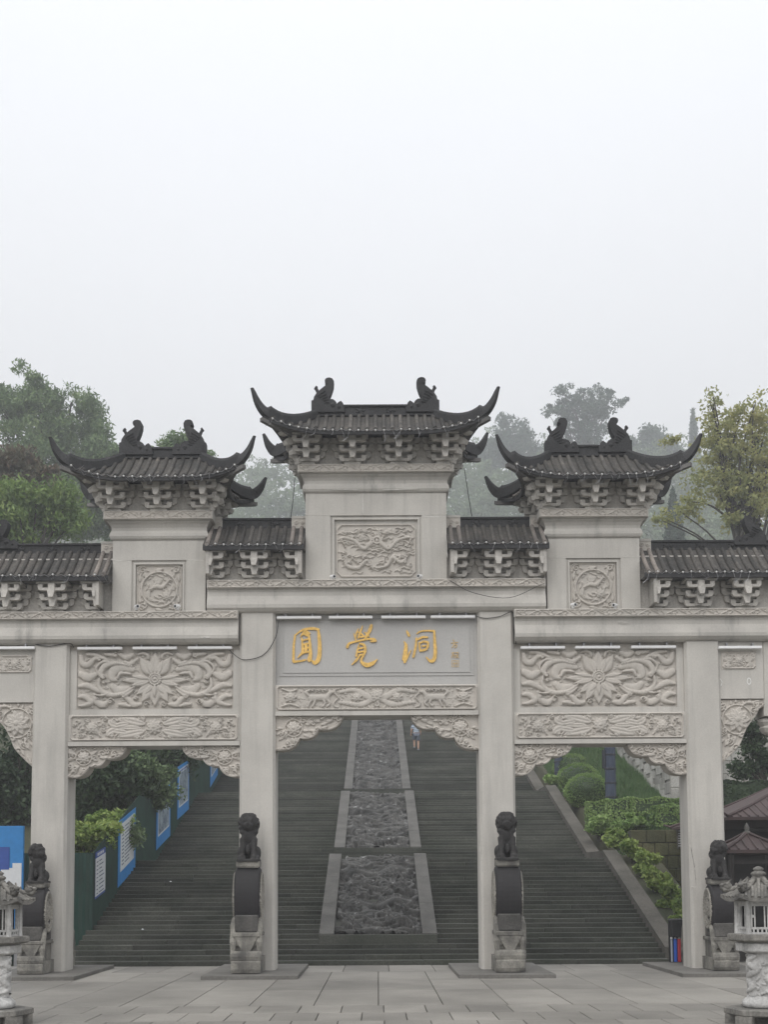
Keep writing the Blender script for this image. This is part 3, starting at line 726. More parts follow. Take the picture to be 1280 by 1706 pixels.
# central bay: name board
zt, zb = zz(1020.5), zz(1140)
xb = XI-HW+0.004
board = MB().box(-xb, xb, -0.28, 0.28, zb, zt-0.002).build('name_board', 'plaque_stone', gate)
zc0, zc1 = zz(1126, -0.28), zz(1029, -0.28)
fr = MB()
for hx, za, zb_, w in ((2.66, zc0, zc1, 0.022), (2.57, zc0+0.09, zc1-0.05, 0.014)):
    fr.box(-hx, hx, -0.30, -0.27, za, za+w); fr.box(-hx, hx, -0.30, -0.27, zb_-w, zb_)
    fr.box(-hx, -hx+w, -0.299, -0.27, za+w, zb_-w); fr.box(hx-w, hx, -0.299, -0.27, za+w, zb_-w)
fr.build('board_moulding', 'plaque_stone', board)
# brushed characters: ribbons of varying width, photo-zoom units -> board plane
def brush(name, strokes, mat='gold', th=0.03):
    K = 0.2734; mb = MB(); yb = -0.278
    for si, (pts, ws) in enumerate(strokes):
        P = smooth_path(pts, 6); n = len(P); ws = np.interp(np.linspace(0, 1, n), np.linspace(0, 1, len(ws)), ws)
        Q = np.array([at(455+K*a, 1020+K*b, -0.3) for a, b in P]); W = ws*K/62.0*0.6
        yf = yb-th-0.0011*si; L = []; Rr = []
        for i in range(n):
            t = Q[min(i+1, n-1)]-Q[max(i-1, 0)]; t = t/(np.linalg.norm(t)+1e-9); nn = np.array([-t[1], t[0]])
            L.append(Q[i]+nn*W[i]); Rr.append(Q[i]-nn*W[i])
        t0 = Q[0]-Q[1]; t0 = t0/(np.linalg.norm(t0)+1e-9); t1 = Q[-1]-Q[-2]; t1 = t1/(np.linalg.norm(t1)+1e-9)
        poly = L + [Q[-1]+t1*W[-1]*0.8] + Rr[::-1] + [Q[0]+t0*W[0]*0.8]
        m = len(poly); vs = [(p[0], yf, p[1]) for p in poly] + [(p[0], yb+0.01, p[1]) for p in poly]
        fs = [(i, (i+1) % m, m+(i+1) % m, m+i) for i in range(m)]
        k = n
        fs += [(i, i+1, 2*n-1-i, 2*n-i) for i in range(n-1)] + [(n-1, n, n+1), (2*n+1, 0, 2*n)]
        mb.add(vs, fs)
    return mb.build(name, mat, board)
brush('gold_character', [
    ([(140,135),(131,200),(128,300)], [9,11,13]), ([(136,140),(185,106),(245,97),(285,104)], [5,11,15,12]),
    ([(280,104),(286,150),(289,225),(281,285),(258,306),(240,290)], [11,17,20,22,20,8]), ([(128,300),(175,294),(205,287)], [13,10,8]),
    ([(172,146),(200,118),(228,128)], [6,18,12]), ([(195,125),(215,140)], [18,14]), ([(180,155),(184,200),(186,248)], [8,12,16]),
    ([(224,138),(230,200),(232,255),(225,292)], [10,15,18,24]), ([(184,170),(224,160)], [8,8]), ([(184,196),(226,186)], [8,8]),
    ([(186,222),(226,212)], [8,8]), ([(186,246),(228,238)], [8,8]), ([(188,238),(155,275)], [16,4]), ([(205,190),(205,240)], [16,14])])
brush('gold_character', [
    ([(527,98),(514,125),(508,152)], [4,9,6]), ([(552,82),(540,112),(526,142)], [4,10,8]), ([(518,118),(540,128),(556,142)], [5,9,8]), ([(545,100),(534,134),(524,158)], [6,9,8]),
    ([(606,78),(596,108),(578,140),(562,170)], [14,18,14,10]), ([(562,120),(580,134),(592,150)], [4,9,5]), ([(498,128),(505,150),(512,170)], [4,8,8]), ([(522,150),(545,150),(566,146)], [6,10,8]),
    ([(456,214),(470,190),(520,176),(580,164),(618,164),(632,176)], [14,12,9,9,13,12]), ([(600,178),(622,176)], [8,12]),
    ([(528,198),(519,232),(512,268)], [6,10,10]), ([(532,190),(560,200),(567,232),(552,272)], [8,13,14,10]), ([(524,222),(556,216)], [9,8]), ([(522,244),(556,238)], [9,8]), ([(530,262),(560,256)], [10,8]),
    ([(532,266),(512,292),(484,320)], [9,13,4]), ([(553,262),(543,300),(575,322),(610,312),(641,287)], [9,13,24,20,3])])
brush('gold_character', [
    ([(820,112),(828,130),(836,146)], [5,14,12]), ([(804,178),(815,202),(812,245),(805,290)], [4,16,22,24]), ([(846,232),(826,268),(806,306)], [4,10,14]),
    ([(880,158),(874,215),(860,274)], [9,12,12]), ([(882,132),(905,118),(945,114),(990,116)], [5,8,8,10]), ([(988,114),(991,180),(994,250),(984,292),(962,298),(938,274)], [9,15,18,20,14,4]),
    ([(888,168),(915,154),(948,154)], [9,11,9]), ([(896,188),(899,214),(902,238)], [8,11,10]), ([(896,190),(925,180),(952,186)], [7,10,10]), ([(950,184),(949,206),(940,228)], [9,13,10]), ([(902,236),(925,232),(944,226)], [10,12,9]), ([(915,208),(935,206)], [7,8])])
brush('signature', [
    ([(1104,170),(1110,179)], [6,6]), ([(1092,190),(1132,186)], [5,6]), ([(1110,190),(1106,205),(1096,218)], [6,6,4]), ([(1106,202),(1124,200),(1122,214),(1112,217)], [5,6,6,4]),
    ([(1094,250),(1112,248)], [5,5]), ([(1103,246),(1100,262),(1094,278)], [5,6,5]), ([(1098,264),(1112,262),(1108,278)], [5,5,5]), ([(1118,250),(1134,248),(1132,260)], [5,5,4]), ([(1118,264),(1134,264),(1118,280)], [5,5,5]), ([(1120,262),(1136,280)], [4,5])], 'gold_faded', 0.012)
brush('signature', [([(1096,296),(1096,334)], [3,3]), ([(1096,296),(1136,296)], [3,3]), ([(1136,296),(1136,334)], [3,3]), ([(1096,334),(1136,334)], [3,3]), ([(1106,302),(1106,328)], [3,3]), ([(1116,302),(1114,328)], [3,3]), ([(1126,302),(1126,328)], [3,3]), ([(1102,314),(1130,314)], [3,3])], 'gold_faded', 0.006)
# beams and panels of the bays
def carved_beam(xc, hw, pt, pb, R):
    zt, zb = zz(pt), zz(pb)
    o = MB().cbox(xc-hw, xc+hw, -0.42, 0.42, zb, zt-0.003, 0.015).build('carved_beam', 'stone', gate)
    link('carving', R, 'carved', o, (xc, -0.424, (zt+zb)/2))
    MB().box(xc-hw, xc+hw, -0.455, 0.455, zz(pb+7.5), zb-0.002).build('ledge', 'stone', gate)
h1 = zz(1139.5)-zz(1183.5)
RB = peony_beam(2*xb-0.06, h1-0.03, True).mesh('carving')
carved_beam(0, xb, 1139.5, 1183.5, RB)
zs = zz(1191)
spandrel(gate, 1.83, 0.91, -xb, zs, 1); spandrel(gate, 1.83, 0.91, xb, zs, -1)
xs0, xs1 = XI+HW, XO-HW; xsc, xsh = (xs0+xs1)/2, (xs1-xs0)/2+0.004
h2 = zz(1187.5)-zz(1232.5)
RP = flower_panel().mesh('flower_carving'); RS = peony_beam(2*xsh-0.1, h2-0.03).mesh('carving')
for s in (-1, 1):
    o = MB().box(s*xsc-xsh, s*xsc+xsh, -0.28, 0.28, zz(1187.5), zz(1071)-0.002).build('flower_panel', 'carved', gate)
    link('flower_carving', RP, 'carved', o, (s*xsc, -0.284, (zz(1082)+zz(1175))/2))
    a = 2.14; m = MB(); z0, z1 = zz(1178), zz(1079.5)
    m.box(s*xsc-xsh, s*xsc-a, -0.325, -0.27, z0, z1); m.box(s*xsc+a, s*xsc+xsh, -0.325, -0.27, z0, z1); m.box(s*xsc-xsh, s*xsc+xsh, -0.326, -0.27, zz(1187.5), z0-0.001)
    m.build('panel_border', 'stone', o)
    carved_beam(s*xsc, xsh, 1187.5, 1232.5, RS)
    zs = zz(1240.5)
    spandrel(gate, 1.56, 0.82, s*xsc-xsh, zs, 1); spandrel(gate, 1.56, 0.82, s*xsc+xsh, zs, -1)
    # cantilevered end bay with a hanging post
    x0, x1 = sorted((s*(XO+HW), s*10.55))
    o = MB().box(x0, x1, -0.4, 0.4, zz(1166), zz(1071)-0.002).build('lintel', 'stone', gate)
    R = Relief(0.95, 0.5, 0.0135); R.frame(0.03, 0.02, 0.035, 0.06); fill_scroll(R, 0, 0.4, -0.17, 0.17, 20, 0.04, 0.16, 9); R.flower(0, 0, 0.13, 0.045, 7)
    link('carving', R.mesh('carving'), 'carved', o, (s*(XO+HW+0.52), -0.404, zz(1102)))
    spandrel(gate, 1.2, 1.72, s*(XO+HW), zz(1167), s, True)
    p = MB().prism([(s*10.86+a, b) for a, b in ((-0.31,-0.36),(-0.27,-0.4),(0.27,-0.4),(0.31,-0.36),(0.31,0.4),(-0.31,0.4))], zz(1195), zz(1071)-0.002, 'z')
    p.lathe([(0.2,0),(0.36,-0.05),(0.38,-0.14),(0.3,-0.24),(0.34,-0.3),(0.26,-0.42),(0.1,-0.5)], (s*10.86, 0, zz(1195)), 10)
    p.build('hanging_post', 'stone', gate)
# chalk marks on the right end lintel
mk = MB(); x, z = at(1250, 1138, -0.402)
mk.add([(x+0.06*cos(t)*r, -0.404, z+0.1*sin(t)*r) for r in (1.0, 0.7) for t in np.linspace(0, 2*pi, 13)[:-1]], [(k, (k+1) % 12, 12+(k+1) % 12, 12+k) for k in range(12)])
x, z = at(1203.5, 1140, -0.402); mk.tube([(x-0.02, -0.403, z+0.1), (x+0.025, -0.403, z+0.02), (x, -0.403, z-0.09)], 0.014, 4)
mk.build('chalk_mark', 'white_paint', gate)

# ------------------------------------------------------------------ bracket sets
def dougong_mesh(half=0, sc=1.0):
    m = MB()
    lo, hi = (0.0 if half > 0 else -1.0), (0.0 if half < 0 else 1.0)
    def arm(w, z0, z1, y0, y1, rise=True):
        """U-shaped arm: rounded lower corners, raised ends and middle block"""
        r = 0.07; t = 0.45
        P = [(-w, z1), (-w, z0+r), (-w+r*0.35, z0+r*0.35), (-w+r, z0), (w-r, z0), (w-r*0.35, z0+r*0.35), (w, z0+r), (w, z1)]
        zm = z0+(z1-z0)*t
        if rise: P += [(w-0.13, z1), (w-0.13, zm), (0.1, zm), (0.1, z1), (-0.1, z1), (-0.1, zm), (-w+0.13, zm), (-w+0.13, z1)]
        if half: 
            P = [(max(lo*9, min(hi*9, a)), b) for a, b in P]
            Q = [P[0]]
            for q in P[1:]:
                if math.dist(q, Q[-1]) > 1e-5: Q.append(q)
            P = Q
        m.prism(P, y0, y1, 'y')
    arm(0.58, 0.40, 0.585, -0.13, 0.0); arm(0.60, 0.60, 0.77, -0.12, 0.0); arm(0.50, 0.2, 0.385, -0.11, 0.0)
    arm(0.37, 0.065, 0.235, -0.25, -0.12); arm(0.37, 0.29, 0.46, -0.40, -0.26); arm(0.375, 0.515, 0.685, -0.56, -0.41)
    a, b = (0.0 if half > 0 else -0.23), (0.0 if half < 0 else 0.23); m.box(a, b, -0.2, 0.0, 0.0, 0.062)
    a, b = (0.0 if half > 0 else -0.085), (0.0 if half < 0 else 0.085)
    m.box(a, b, -0.29, 0.0, 0.07, 0.25); m.box(a, b, -0.44, 0.0, 0.3, 0.47); m.box(a, b, -0.6, 0.0, 0.52, 0.70); m.box(a*5, b*5, -0.56, 0.0, 0.705, 0.78)
    def beak(z0, z1, y):
        A, B = (0.0 if half > 0 else -0.105), (0.0 if half < 0 else 0.105); c = 0.55
        m.add([(A, y-0.1, z1), (B, y-0.1, z1), (B, y+0.06, z1), (A, y+0.06, z1), (A*c, y-0.14, z0), (B*c, y-0.14, z0), (B*c, y-0.04, z0), (A*c, y-0.04, z0)],
              [(0,1,2,3),(4,7,6,5),(0,4,5,1),(1,5,6,2),(2,6,7,3),(3,7,4,0)])
    beak(0.31, 0.515, -0.53); beak(0.085, 0.29, -0.38)
    return m.mesh('bracket_set')
DG = {0: dougong_mesh(0), 1: dougong_mesh(1), -1: dougong_mesh(-1)}
def corner_set():
    """diagonal cloud-shaped arms under a roof corner"""
    m = MB()
    for k, (z0, z1, L) in enumerate(((0.03, 0.2, 0.45), (0.24, 0.42, 0.66), (0.46, 0.64, 0.86), (0.68, 0.8, 1.02))):
        h = z1-z0
        P = [(0, z0), (-L*0.62, z0), (-L*0.72, z0+h*0.35), (-L*0.84, z0-h*0.15), (-L, z0-h*0.3), (-L*1.06, z0+h*0.2), (-L*0.97, z0+h*0.65), (-L*0.9, z1), (0, z1)]
        m.prism(P[::-1], -0.075, 0.075, 'x')
    return m.mesh('corner_bracket')
CSM = corner_set()
LAMPS = []          # eave lines for the strings of bulbs
TILE = 0.23
def tile_row_mesh(path, r=0.058):
    """half-round cover tiles down a slope with a closed round end"""
    m = MB(); rings = []
    for i, p in enumerate(path):
        p = Vector(p); t = (Vector(path[min(i+1, len(path)-1)])-Vector(path[max(i-1, 0)])).normalized()
        s = t.cross(Vector((0, 0, 1))).normalized(); u = s.cross(t)
        if u.z < 0: u = -u
        rings.append([p+s*r*cos(a)+u*(r*sin(a)-0.01) for a in np.linspace(0, pi, 6)])
    m.sweep(rings, cap=False, closed=False)
    c = len(rings)-1; e = rings[-1]; k = len(m.v); d = (Vector(path[-1])-Vector(path[-2])).normalized()*0.012
    p = Vector(path[-1]); s = (e[0]-p).normalized(); u = Vector((0, 0, 1))
    disc = [p+d+s*r*1.12*cos(a)+u*r*1.12*sin(a) for a in np.linspace(0, 2*pi, 11)[:-1]]
    disc2 = [q-d*3 for q in disc]
    m.sweep([disc2, disc], cap=True)
    return m
def hip_roof(cx, a, W, D, zr, ze, zc, tip, bw, bd, zb, orn_sc=1.0, name='roof'):
    roof = sub(name, gate, (cx, 0, 0))
    # W, D: reach of the corners; the eaves between them are drawn in and lower
    Wc, Dc = W, D; fx, fy = 0.5, 0.17; Wm, Dm = Wc-fx, Dc-fy
    def eave_y(x): return Dm+fy*min(1, abs(x)/Wc)**3
    def eave_x(y): return Wm+fx*min(1, abs(y)/Dc)**2.2
    def hip_y(x): return Dc*max(0, (abs(x)-a)/(Wc-a))
    def hip_x(y): return a+(Wc-a)*abs(y)/Dc
    def fall(q): return zr-(zr-ze)*(q+0.28*q*(1-q))
    def Zf(x, y):
        q = min(1.1, abs(y)/eave_y(x)); c = min(1, max(0, (abs(x)-a*0.7)/(Wc-a*0.7)))
        return fall(q)+(zc-ze)*c**2.2*q**2
    def Zs(x, y):
        q = min(1.1, max(0, (abs(x)-a)/(eave_x(y)-a)))
        return fall(q)+(zc-ze)*min(1, abs(y)/Dc)**2.2*q**2
    # pan-tile bed under the cover tiles
    m = MB(); N = 36
    for s in (-1, 1):
        rows = [[(x, s*(hip_y(x)+(eave_y(x)-hip_y(x))*v), Zf(x, hip_y(x)+(eave_y(x)-hip_y(x))*v)-0.03) for v in np.linspace(0, 1, 8)] for x in np.linspace(-Wc, Wc, N)]
        m.sweep(rows, cap=False, closed=False)
        rows = [[(s*(hip_x(y)+(eave_x(y)-hip_x(y))*v), y, Zs(hip_x(y)+(eave_x(y)-hip_x(y))*v, y)-0.031) for v in np.linspace(0, 1, 7)] for y in np.linspace(-Dc, Dc, 22)]
        m.sweep(rows, cap=False, closed=False)
    m.build('pan_tiles', 'roof_dark', roof, True)
    # cover tile rows: front ones singly, the others as one mass
    rear = MB(); n = int((2*W-0.16)/TILE); dots = []
    for k in range(n):
        x = (k-(n-1)/2)*TILE
        y0, y1 = hip_y(x)+0.03, eave_y(x)
        if y1-y0 < 0.12: continue
        P = [(x, -y, Zf(x, y)) for y in np.linspace(y0, y1, 6)]
        tile_row_mesh(P).build('tile_row', 'roof_dark', roof, False)
        dots.append(Vector((cx+x, -y1-0.03, P[-1][2]-0.02)))
        rear.add(*(lambda q: (q.v, q.f))(tile_row_mesh([(p[0], -p[1], p[2]) for p in P])))
    n = int((2*D-0.1)/TILE)
    for k in range(n):
        y = (k-(n-1)/2)*TILE; x0, x1 = hip_x(y)+0.03, eave_x(y)
        if x1-x0 < 0.12: continue
        for s in (-1, 1): rear.add(*(lambda q: (q.v, q.f))(tile_row_mesh([(s*x, y, Zs(x, y)) for x in np.linspace(x0, x1, 5)])))
    tag(rear.build('rear_tiles', 'roof_dark', roof), kind='stuff')
    LAMPS.append(dots)
    # drip edge and soffit
    per = [(x, -eave_y(x), Zf(x, eave_y(x))) for x in np.linspace(-Wc, Wc, 40)]
    per += [(eave_x(y), y, Zs(eave_x(y), y)) for y in np.linspace(-Dc, Dc, 22)[1:-1]] + [(x, eave_y(x), Zf(x, eave_y(x))) for x in np.linspace(Wc, -Wc, 40)] + [(-eave_x(y), y, Zs(eave_x(y), y)) for y in np.linspace(Dc, -Dc, 22)[1:-1]]
    def ring(q):
        out = []
        for x, y, zx in per:
            ix, iy = max(-bw, min(bw, x*bw/Wm)), max(-bd, min(bd, y*bd/Dm))
            out.append((ix+(x-ix)*q, iy+(y-iy)*q, zb+(zx-0.13-zb)*q**1.35))
        return out
    top = [(x, y, z-0.025) for x, y, z in per]
    low = [(p[0], p[1], p[2]-0.1) for p in top]
    inn = [(p[0]*0.985, p[1]*0.975, p[2]-0.02) for p in low]
    MB().sweep([top, low, inn], cap=False).build('eave_board', 'ridge_dark', roof)
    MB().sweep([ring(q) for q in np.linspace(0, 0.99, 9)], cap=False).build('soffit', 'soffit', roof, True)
    # hip ridges running out into horns
    for sx in (-1, 1):
        for sy in (-1, 1):
            H = lambda t: (a-0.05+(W-a+0.05)*t, D*t, Zf(a-0.05+(W-a+0.05)*t, D*t)-0.05)
            tx, ty, tz = tip; cz = Zf(W, D)-0.05
            ctl = [H(0), H(0.25), H(0.5), H(0.75), (W-0.02, D-0.01, cz+0.0), (W+(tx-W)*0.62, D+(ty-D)*0.62, cz+(tz-cz)*0.42), (tx, ty, tz)]
            pts = [tuple(q) for q in smooth_path(ctl, 4)]; N_ = len(pts)
            hs = [0.2+0.16*min(1, i/(N_*0.55)) if i < N_*0.6 else 0.36*(1-(i-N_*0.6)/(N_*0.4))**0.75+0.015 for i in range(N_)]
            rings = []; dv = Vector((W-a, D, 0)).normalized(); pv = Vector((-dv.y, dv.x, 0))
            for i, (p, h) in enumerate(zip(pts, hs)):
                wv = 0.085*(1-0.75*max(0, (i/len(pts)-0.6)/0.4)); P = Vector(p)
                tt = (Vector(pts[min(i+1, len(pts)-1)])-Vector(pts[max(i-1, 0)])).normalized(); up = pv.cross(tt); up = up if up.z > 0 else -up
                r = [P-pv*wv, P+pv*wv, P+pv*wv+up*h*0.75, P+pv*wv*0.6+up*h, P-pv*wv*0.6+up*h, P-pv*wv+up*h*0.75]
                rings.append([(sx*v.x, sy*v.y, v.z) for v in r])
            MB().sweep(rings).build('hip_ridge', 'ridge_dark', roof)
            # hip rafter below the corner
            rr = []
            for t in np.linspace(0, 1, 7):
                ix, iy = bw*0.98, bd*0.98
                x, y = ix+(W+0.06-ix)*t, iy+(D+0.06-iy)*t; z = zb+(zc-0.17-zb)*t**1.35
                wv = 0.06; h = 0.1*(1-0.5*t)
                d2 = Vector((W-ix, D-iy, 0)).normalized(); p2 = Vector((-d2.y, d2.x, 0)); P = Vector((x, y, z))
                rr.append([(sx*v.x, sy*v.y, v.z) for v in (P-p2*wv+Vector((0,0,0.05)), P+p2*wv+Vector((0,0,0.05)), P+p2*wv-Vector((0,0,h)), P-p2*wv-Vector((0,0,h)))])
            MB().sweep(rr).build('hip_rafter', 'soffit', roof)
    main_ridge(roof, -a-0.06, a+0.06, zr-0.06, zr+0.25)
    for s in (-1, 1): link('ridge_ornament', ORN, 'ridge_dark', roof, (s*(a+0.04), 0, zr+0.18), (0, 0, 0), (-s*orn_sc*1.12, 1.1, orn_sc*1.27))
    return roof
def main_ridge(parent, x0, x1, z0, z1, y=0.1):
    h = z1-z0
    P = [(-y, z0), (-y, z0+h*0.18), (-y*0.7, z0+h*0.22), (-y*0.7, z0+h*0.78), (-y*1.15, z0+h*0.84), (-y*1.15, z1), (y*1.15, z1), (y*1.15, z0+h*0.84), (y*0.7, z0+h*0.78), (y*0.7, z0+h*0.22), (y, z0+h*0.18), (y, z0)]
    o = MB().prism(P[::-1], x0, x1, 'x').build('ridge', 'ridge_dark', parent)
    n = max(1, int((x1-x0)/0.85)); r = MB()
    for q in range(5): r.ell((0.1*cos(q*1.257), 0, 0.07*sin(q*1.257)), (0.05, 0.025, 0.04), 6, 4)
    r.ell((0, -0.01, 0), (0.075, 0.03, 0.055), 6, 4); me = r.mesh('ridge_flower')
    for k in range(n): link('ridge_flower', me, 'ridge_dark', parent, (x0+(x1-x0)*(k+0.5)/n, -y*0.72, z0+h*0.5))
    return o
# ridge ornament: fish tail curling over, with a hilt stuck in its back (outer end at x=0, growing inward to +x)
_o = [(668,325),(668,235),(684,230),(690,205),(712,175),(735,155),(765,132),(797,112),(806,104),(790,97),(783,80),(788,65),(803,56),(826,54),(848,61),(862,82),(860,112),(850,145),(844,160),(836,178),(830,190),(818,208),(815,216),(832,224),(852,224),(872,236),(884,250),(886,262),(902,248),(922,238),(938,252),(948,272),(956,290),(956,325)]
_S = 0.1758/60.0
_p = [((a-668)*_S-0.08, (325-b)*_S-0.12) for a, b in _o]
_m = MB(); _n = len(_p)
for _y, _k in ((-0.11, 1.0),): pass
_in = [(x*0.985+0.004, z*0.985) for x, z in _p]
_m.add([(x, -0.13, z) for x, z in _in]+[(x, -0.1, z) for x, z in _p]+[(x, 0.1, z) for x, z in _p]+[(x, 0.13, z) for x, z in _in],
       [tuple(range(_n))[::-1], tuple(range(3*_n, 4*_n))]+[(r*_n+i, r*_n+(i+1) % _n, (r+1)*_n+(i+1) % _n, (r+1)*_n+i) for r in range(3) for i in range(_n)])
_q = lambda a, b: ((a-668)*_S-0.08, 0, (325-b)*_S-0.12)
_m.tube([_q(728,165), _q(706,124)], [0.045, 0.035], 6); _m.tube([_q(712,128), _q(700,118)], [0.05, 0.05], 6)
_m.ell(_q(800,80), (0.05, 0.15, 0.05), 8, 6)
for _k in range(5): _m.tube([(_q(720+16*_k,190+26*_k)[0], -0.135, _q(0,200+14*_k)[2]), (_q(790+8*_k,150+26*_k)[0], -0.14, _q(0,160+22*_k)[2])], 0.018, 4)
_m.ell(_q(905,285), (0.1, 0.16, 0.08), 8, 6); _m.ell(_q(850,270), (0.12, 0.17, 0.1), 8, 6)
ORN = _m.mesh('ridge_ornament')

def tower(cx, bw, py_base, py_body, py_cor, py_fr, half_fr, panel, panel_hw, ppt, sets, roofargs):
    """stone body, carved panel, cornice, scroll frieze, bracket sets and roof"""
    bd = 0.46
    z0, z1 = zz(py_base)+0.003, zz(py_body)
    body = MB().box(-bw, bw, -bd+0.1, bd, z0, z1-0.002).build('tower_body', 'stone', gate, loc=(cx, 0, 0))
    zp = zz(ppt); fw = panel_hw
    cl = MB().box(-bw, -fw, -bd, -bd+0.099, z0, zp).box(fw, bw, -bd, -bd+0.099, z0, zp).box(-bw, bw, -bd-0.002, -bd+0.099, zp+0.004, z1-0.002)
    cl.build('facing', 'stone', body)
    b = MB(); hh = zp-z0
    for k, (e, d) in enumerate(((0.0, 0.045), (0.055, 0.02))):
        b.box(-fw+e, -fw+e+0.05, -bd+d, -bd+0.095, z0, zp-e); b.box(fw-e-0.05, fw-e, -bd+d, -bd+0.095, z0, zp-e); b.box(-fw+e+0.05, fw-e-0.05, -bd+d, -bd+0.095, zp-e-0.05, zp-e)
    b.build('panel_moulding', 'stone', body)
    link('carving', panel, 'carved', body, (0, -bd+0.094, (z0+zp-0.1)/2))
    zc = zz(py_cor); h = zc-z1; rings = []
    for t, e in ((0, 0.03), (0.06, 0.06), (0.18, 0.085), (0.34, 0.07), (0.5, 0.03), (0.66, 0.035), (0.82, 0.075), (0.92, 0.13), (1.0, 0.14)):
        x, y, z = bw+e, bd+e, z1+h*t; rings.append([(-x, -y, z), (x, -y, z), (x, y, z), (-x, y, z)])
    MB().sweep(rings).build('cornice', 'beam_stone', body)
    zf = zz(py_fr); hx = half_fr; hy = bd+hx-bw
    f = MB().cbox(-hx, hx, -hy, hy, zc+0.002, zf, 0.012).build('frieze', 'beam_stone', body)
    link('scroll_carving', scroll_strip(2*hx-0.05, zf-zc-0.02, 0.0135, 0.33, 0.018).mesh('scroll_carving'), 'carved', body, (0, -hy-0.003, (zf+zc)/2))
    # upper wall behind the brackets
    zt = zf+0.82
    MB().box(-bw+0.04, bw-0.04, -bd+0.02, bd-0.02, zf+0.001, zt).build('bracket_wall', 'bracket_stone', body)
    for x in sets:
        link('bracket_set', DG[0], 'bracket_stone', body, (x, -bd+0.016, zf+0.004))
        link('bracket_set', DG[0], 'bracket_stone', body, (x, bd-0.016, zf+0.004), (0, 0, pi))
    for s in (-1, 1):
        link('bracket_set', DG[0], 'bracket_stone', body, (s*(bw-0.046), 0.0, zf+0.009), (0, 0, s*pi/2), (0.8, 0.75, 1))
        for q in (-1, 1):
            link('corner_bracket', CSM, 'bracket_stone', body, (s*(bw-0.1), q*(bd-0.1), zf+0.012), (0, 0, {(-1,-1): -pi/4, (1,-1): pi/4, (1,1): 3*pi/4, (-1,1): -3*pi/4}[(s, q)]))
    hip_roof(cx, *roofargs, bw+0.34, bd+0.46, zt-0.06)
    return zf

YT = 1.62
def roof_args(cx, r_py, ridge_half, e_py, D, c_half, c_py, t_half, t_py):
    a = ridge_half*33.0/FPX; zr = at(PPX, r_py, -0.12)[1]; ze = at(PPX, e_py, -D)[1]
    W = c_half*31.45/FPX; zc = at(PPX, c_py, -D)[1]
    tx = t_half*31.3/FPX; tz = at(PPX, t_py, -YT)[1]
    return (a, W, D, zr, ze, zc, (tx, YT, tz))
DP = dragon_panel().mesh('dragon_carving'); RN = roundel_panel().mesh('roundel_carving')
ZF_MAIN = tower(0, 1.94, 967, 820, 790.5, 776, 2.15, DP, 1.255, 858, (-1.9, -0.63, 0.63, 1.9), roof_args(0, 688, 98, 711, 1.48, 185, 689, 206, 645))
CXS = 5.96
for s in (-1, 1):
    tower(s*CXS, 1.275, 1018, 897, 867, 852, 1.5, RN, 0.75, 931, (-1.26, 0, 1.26), roof_args(0, 757, 64, 787, 1.48, 148, 767, 170.5, 725))

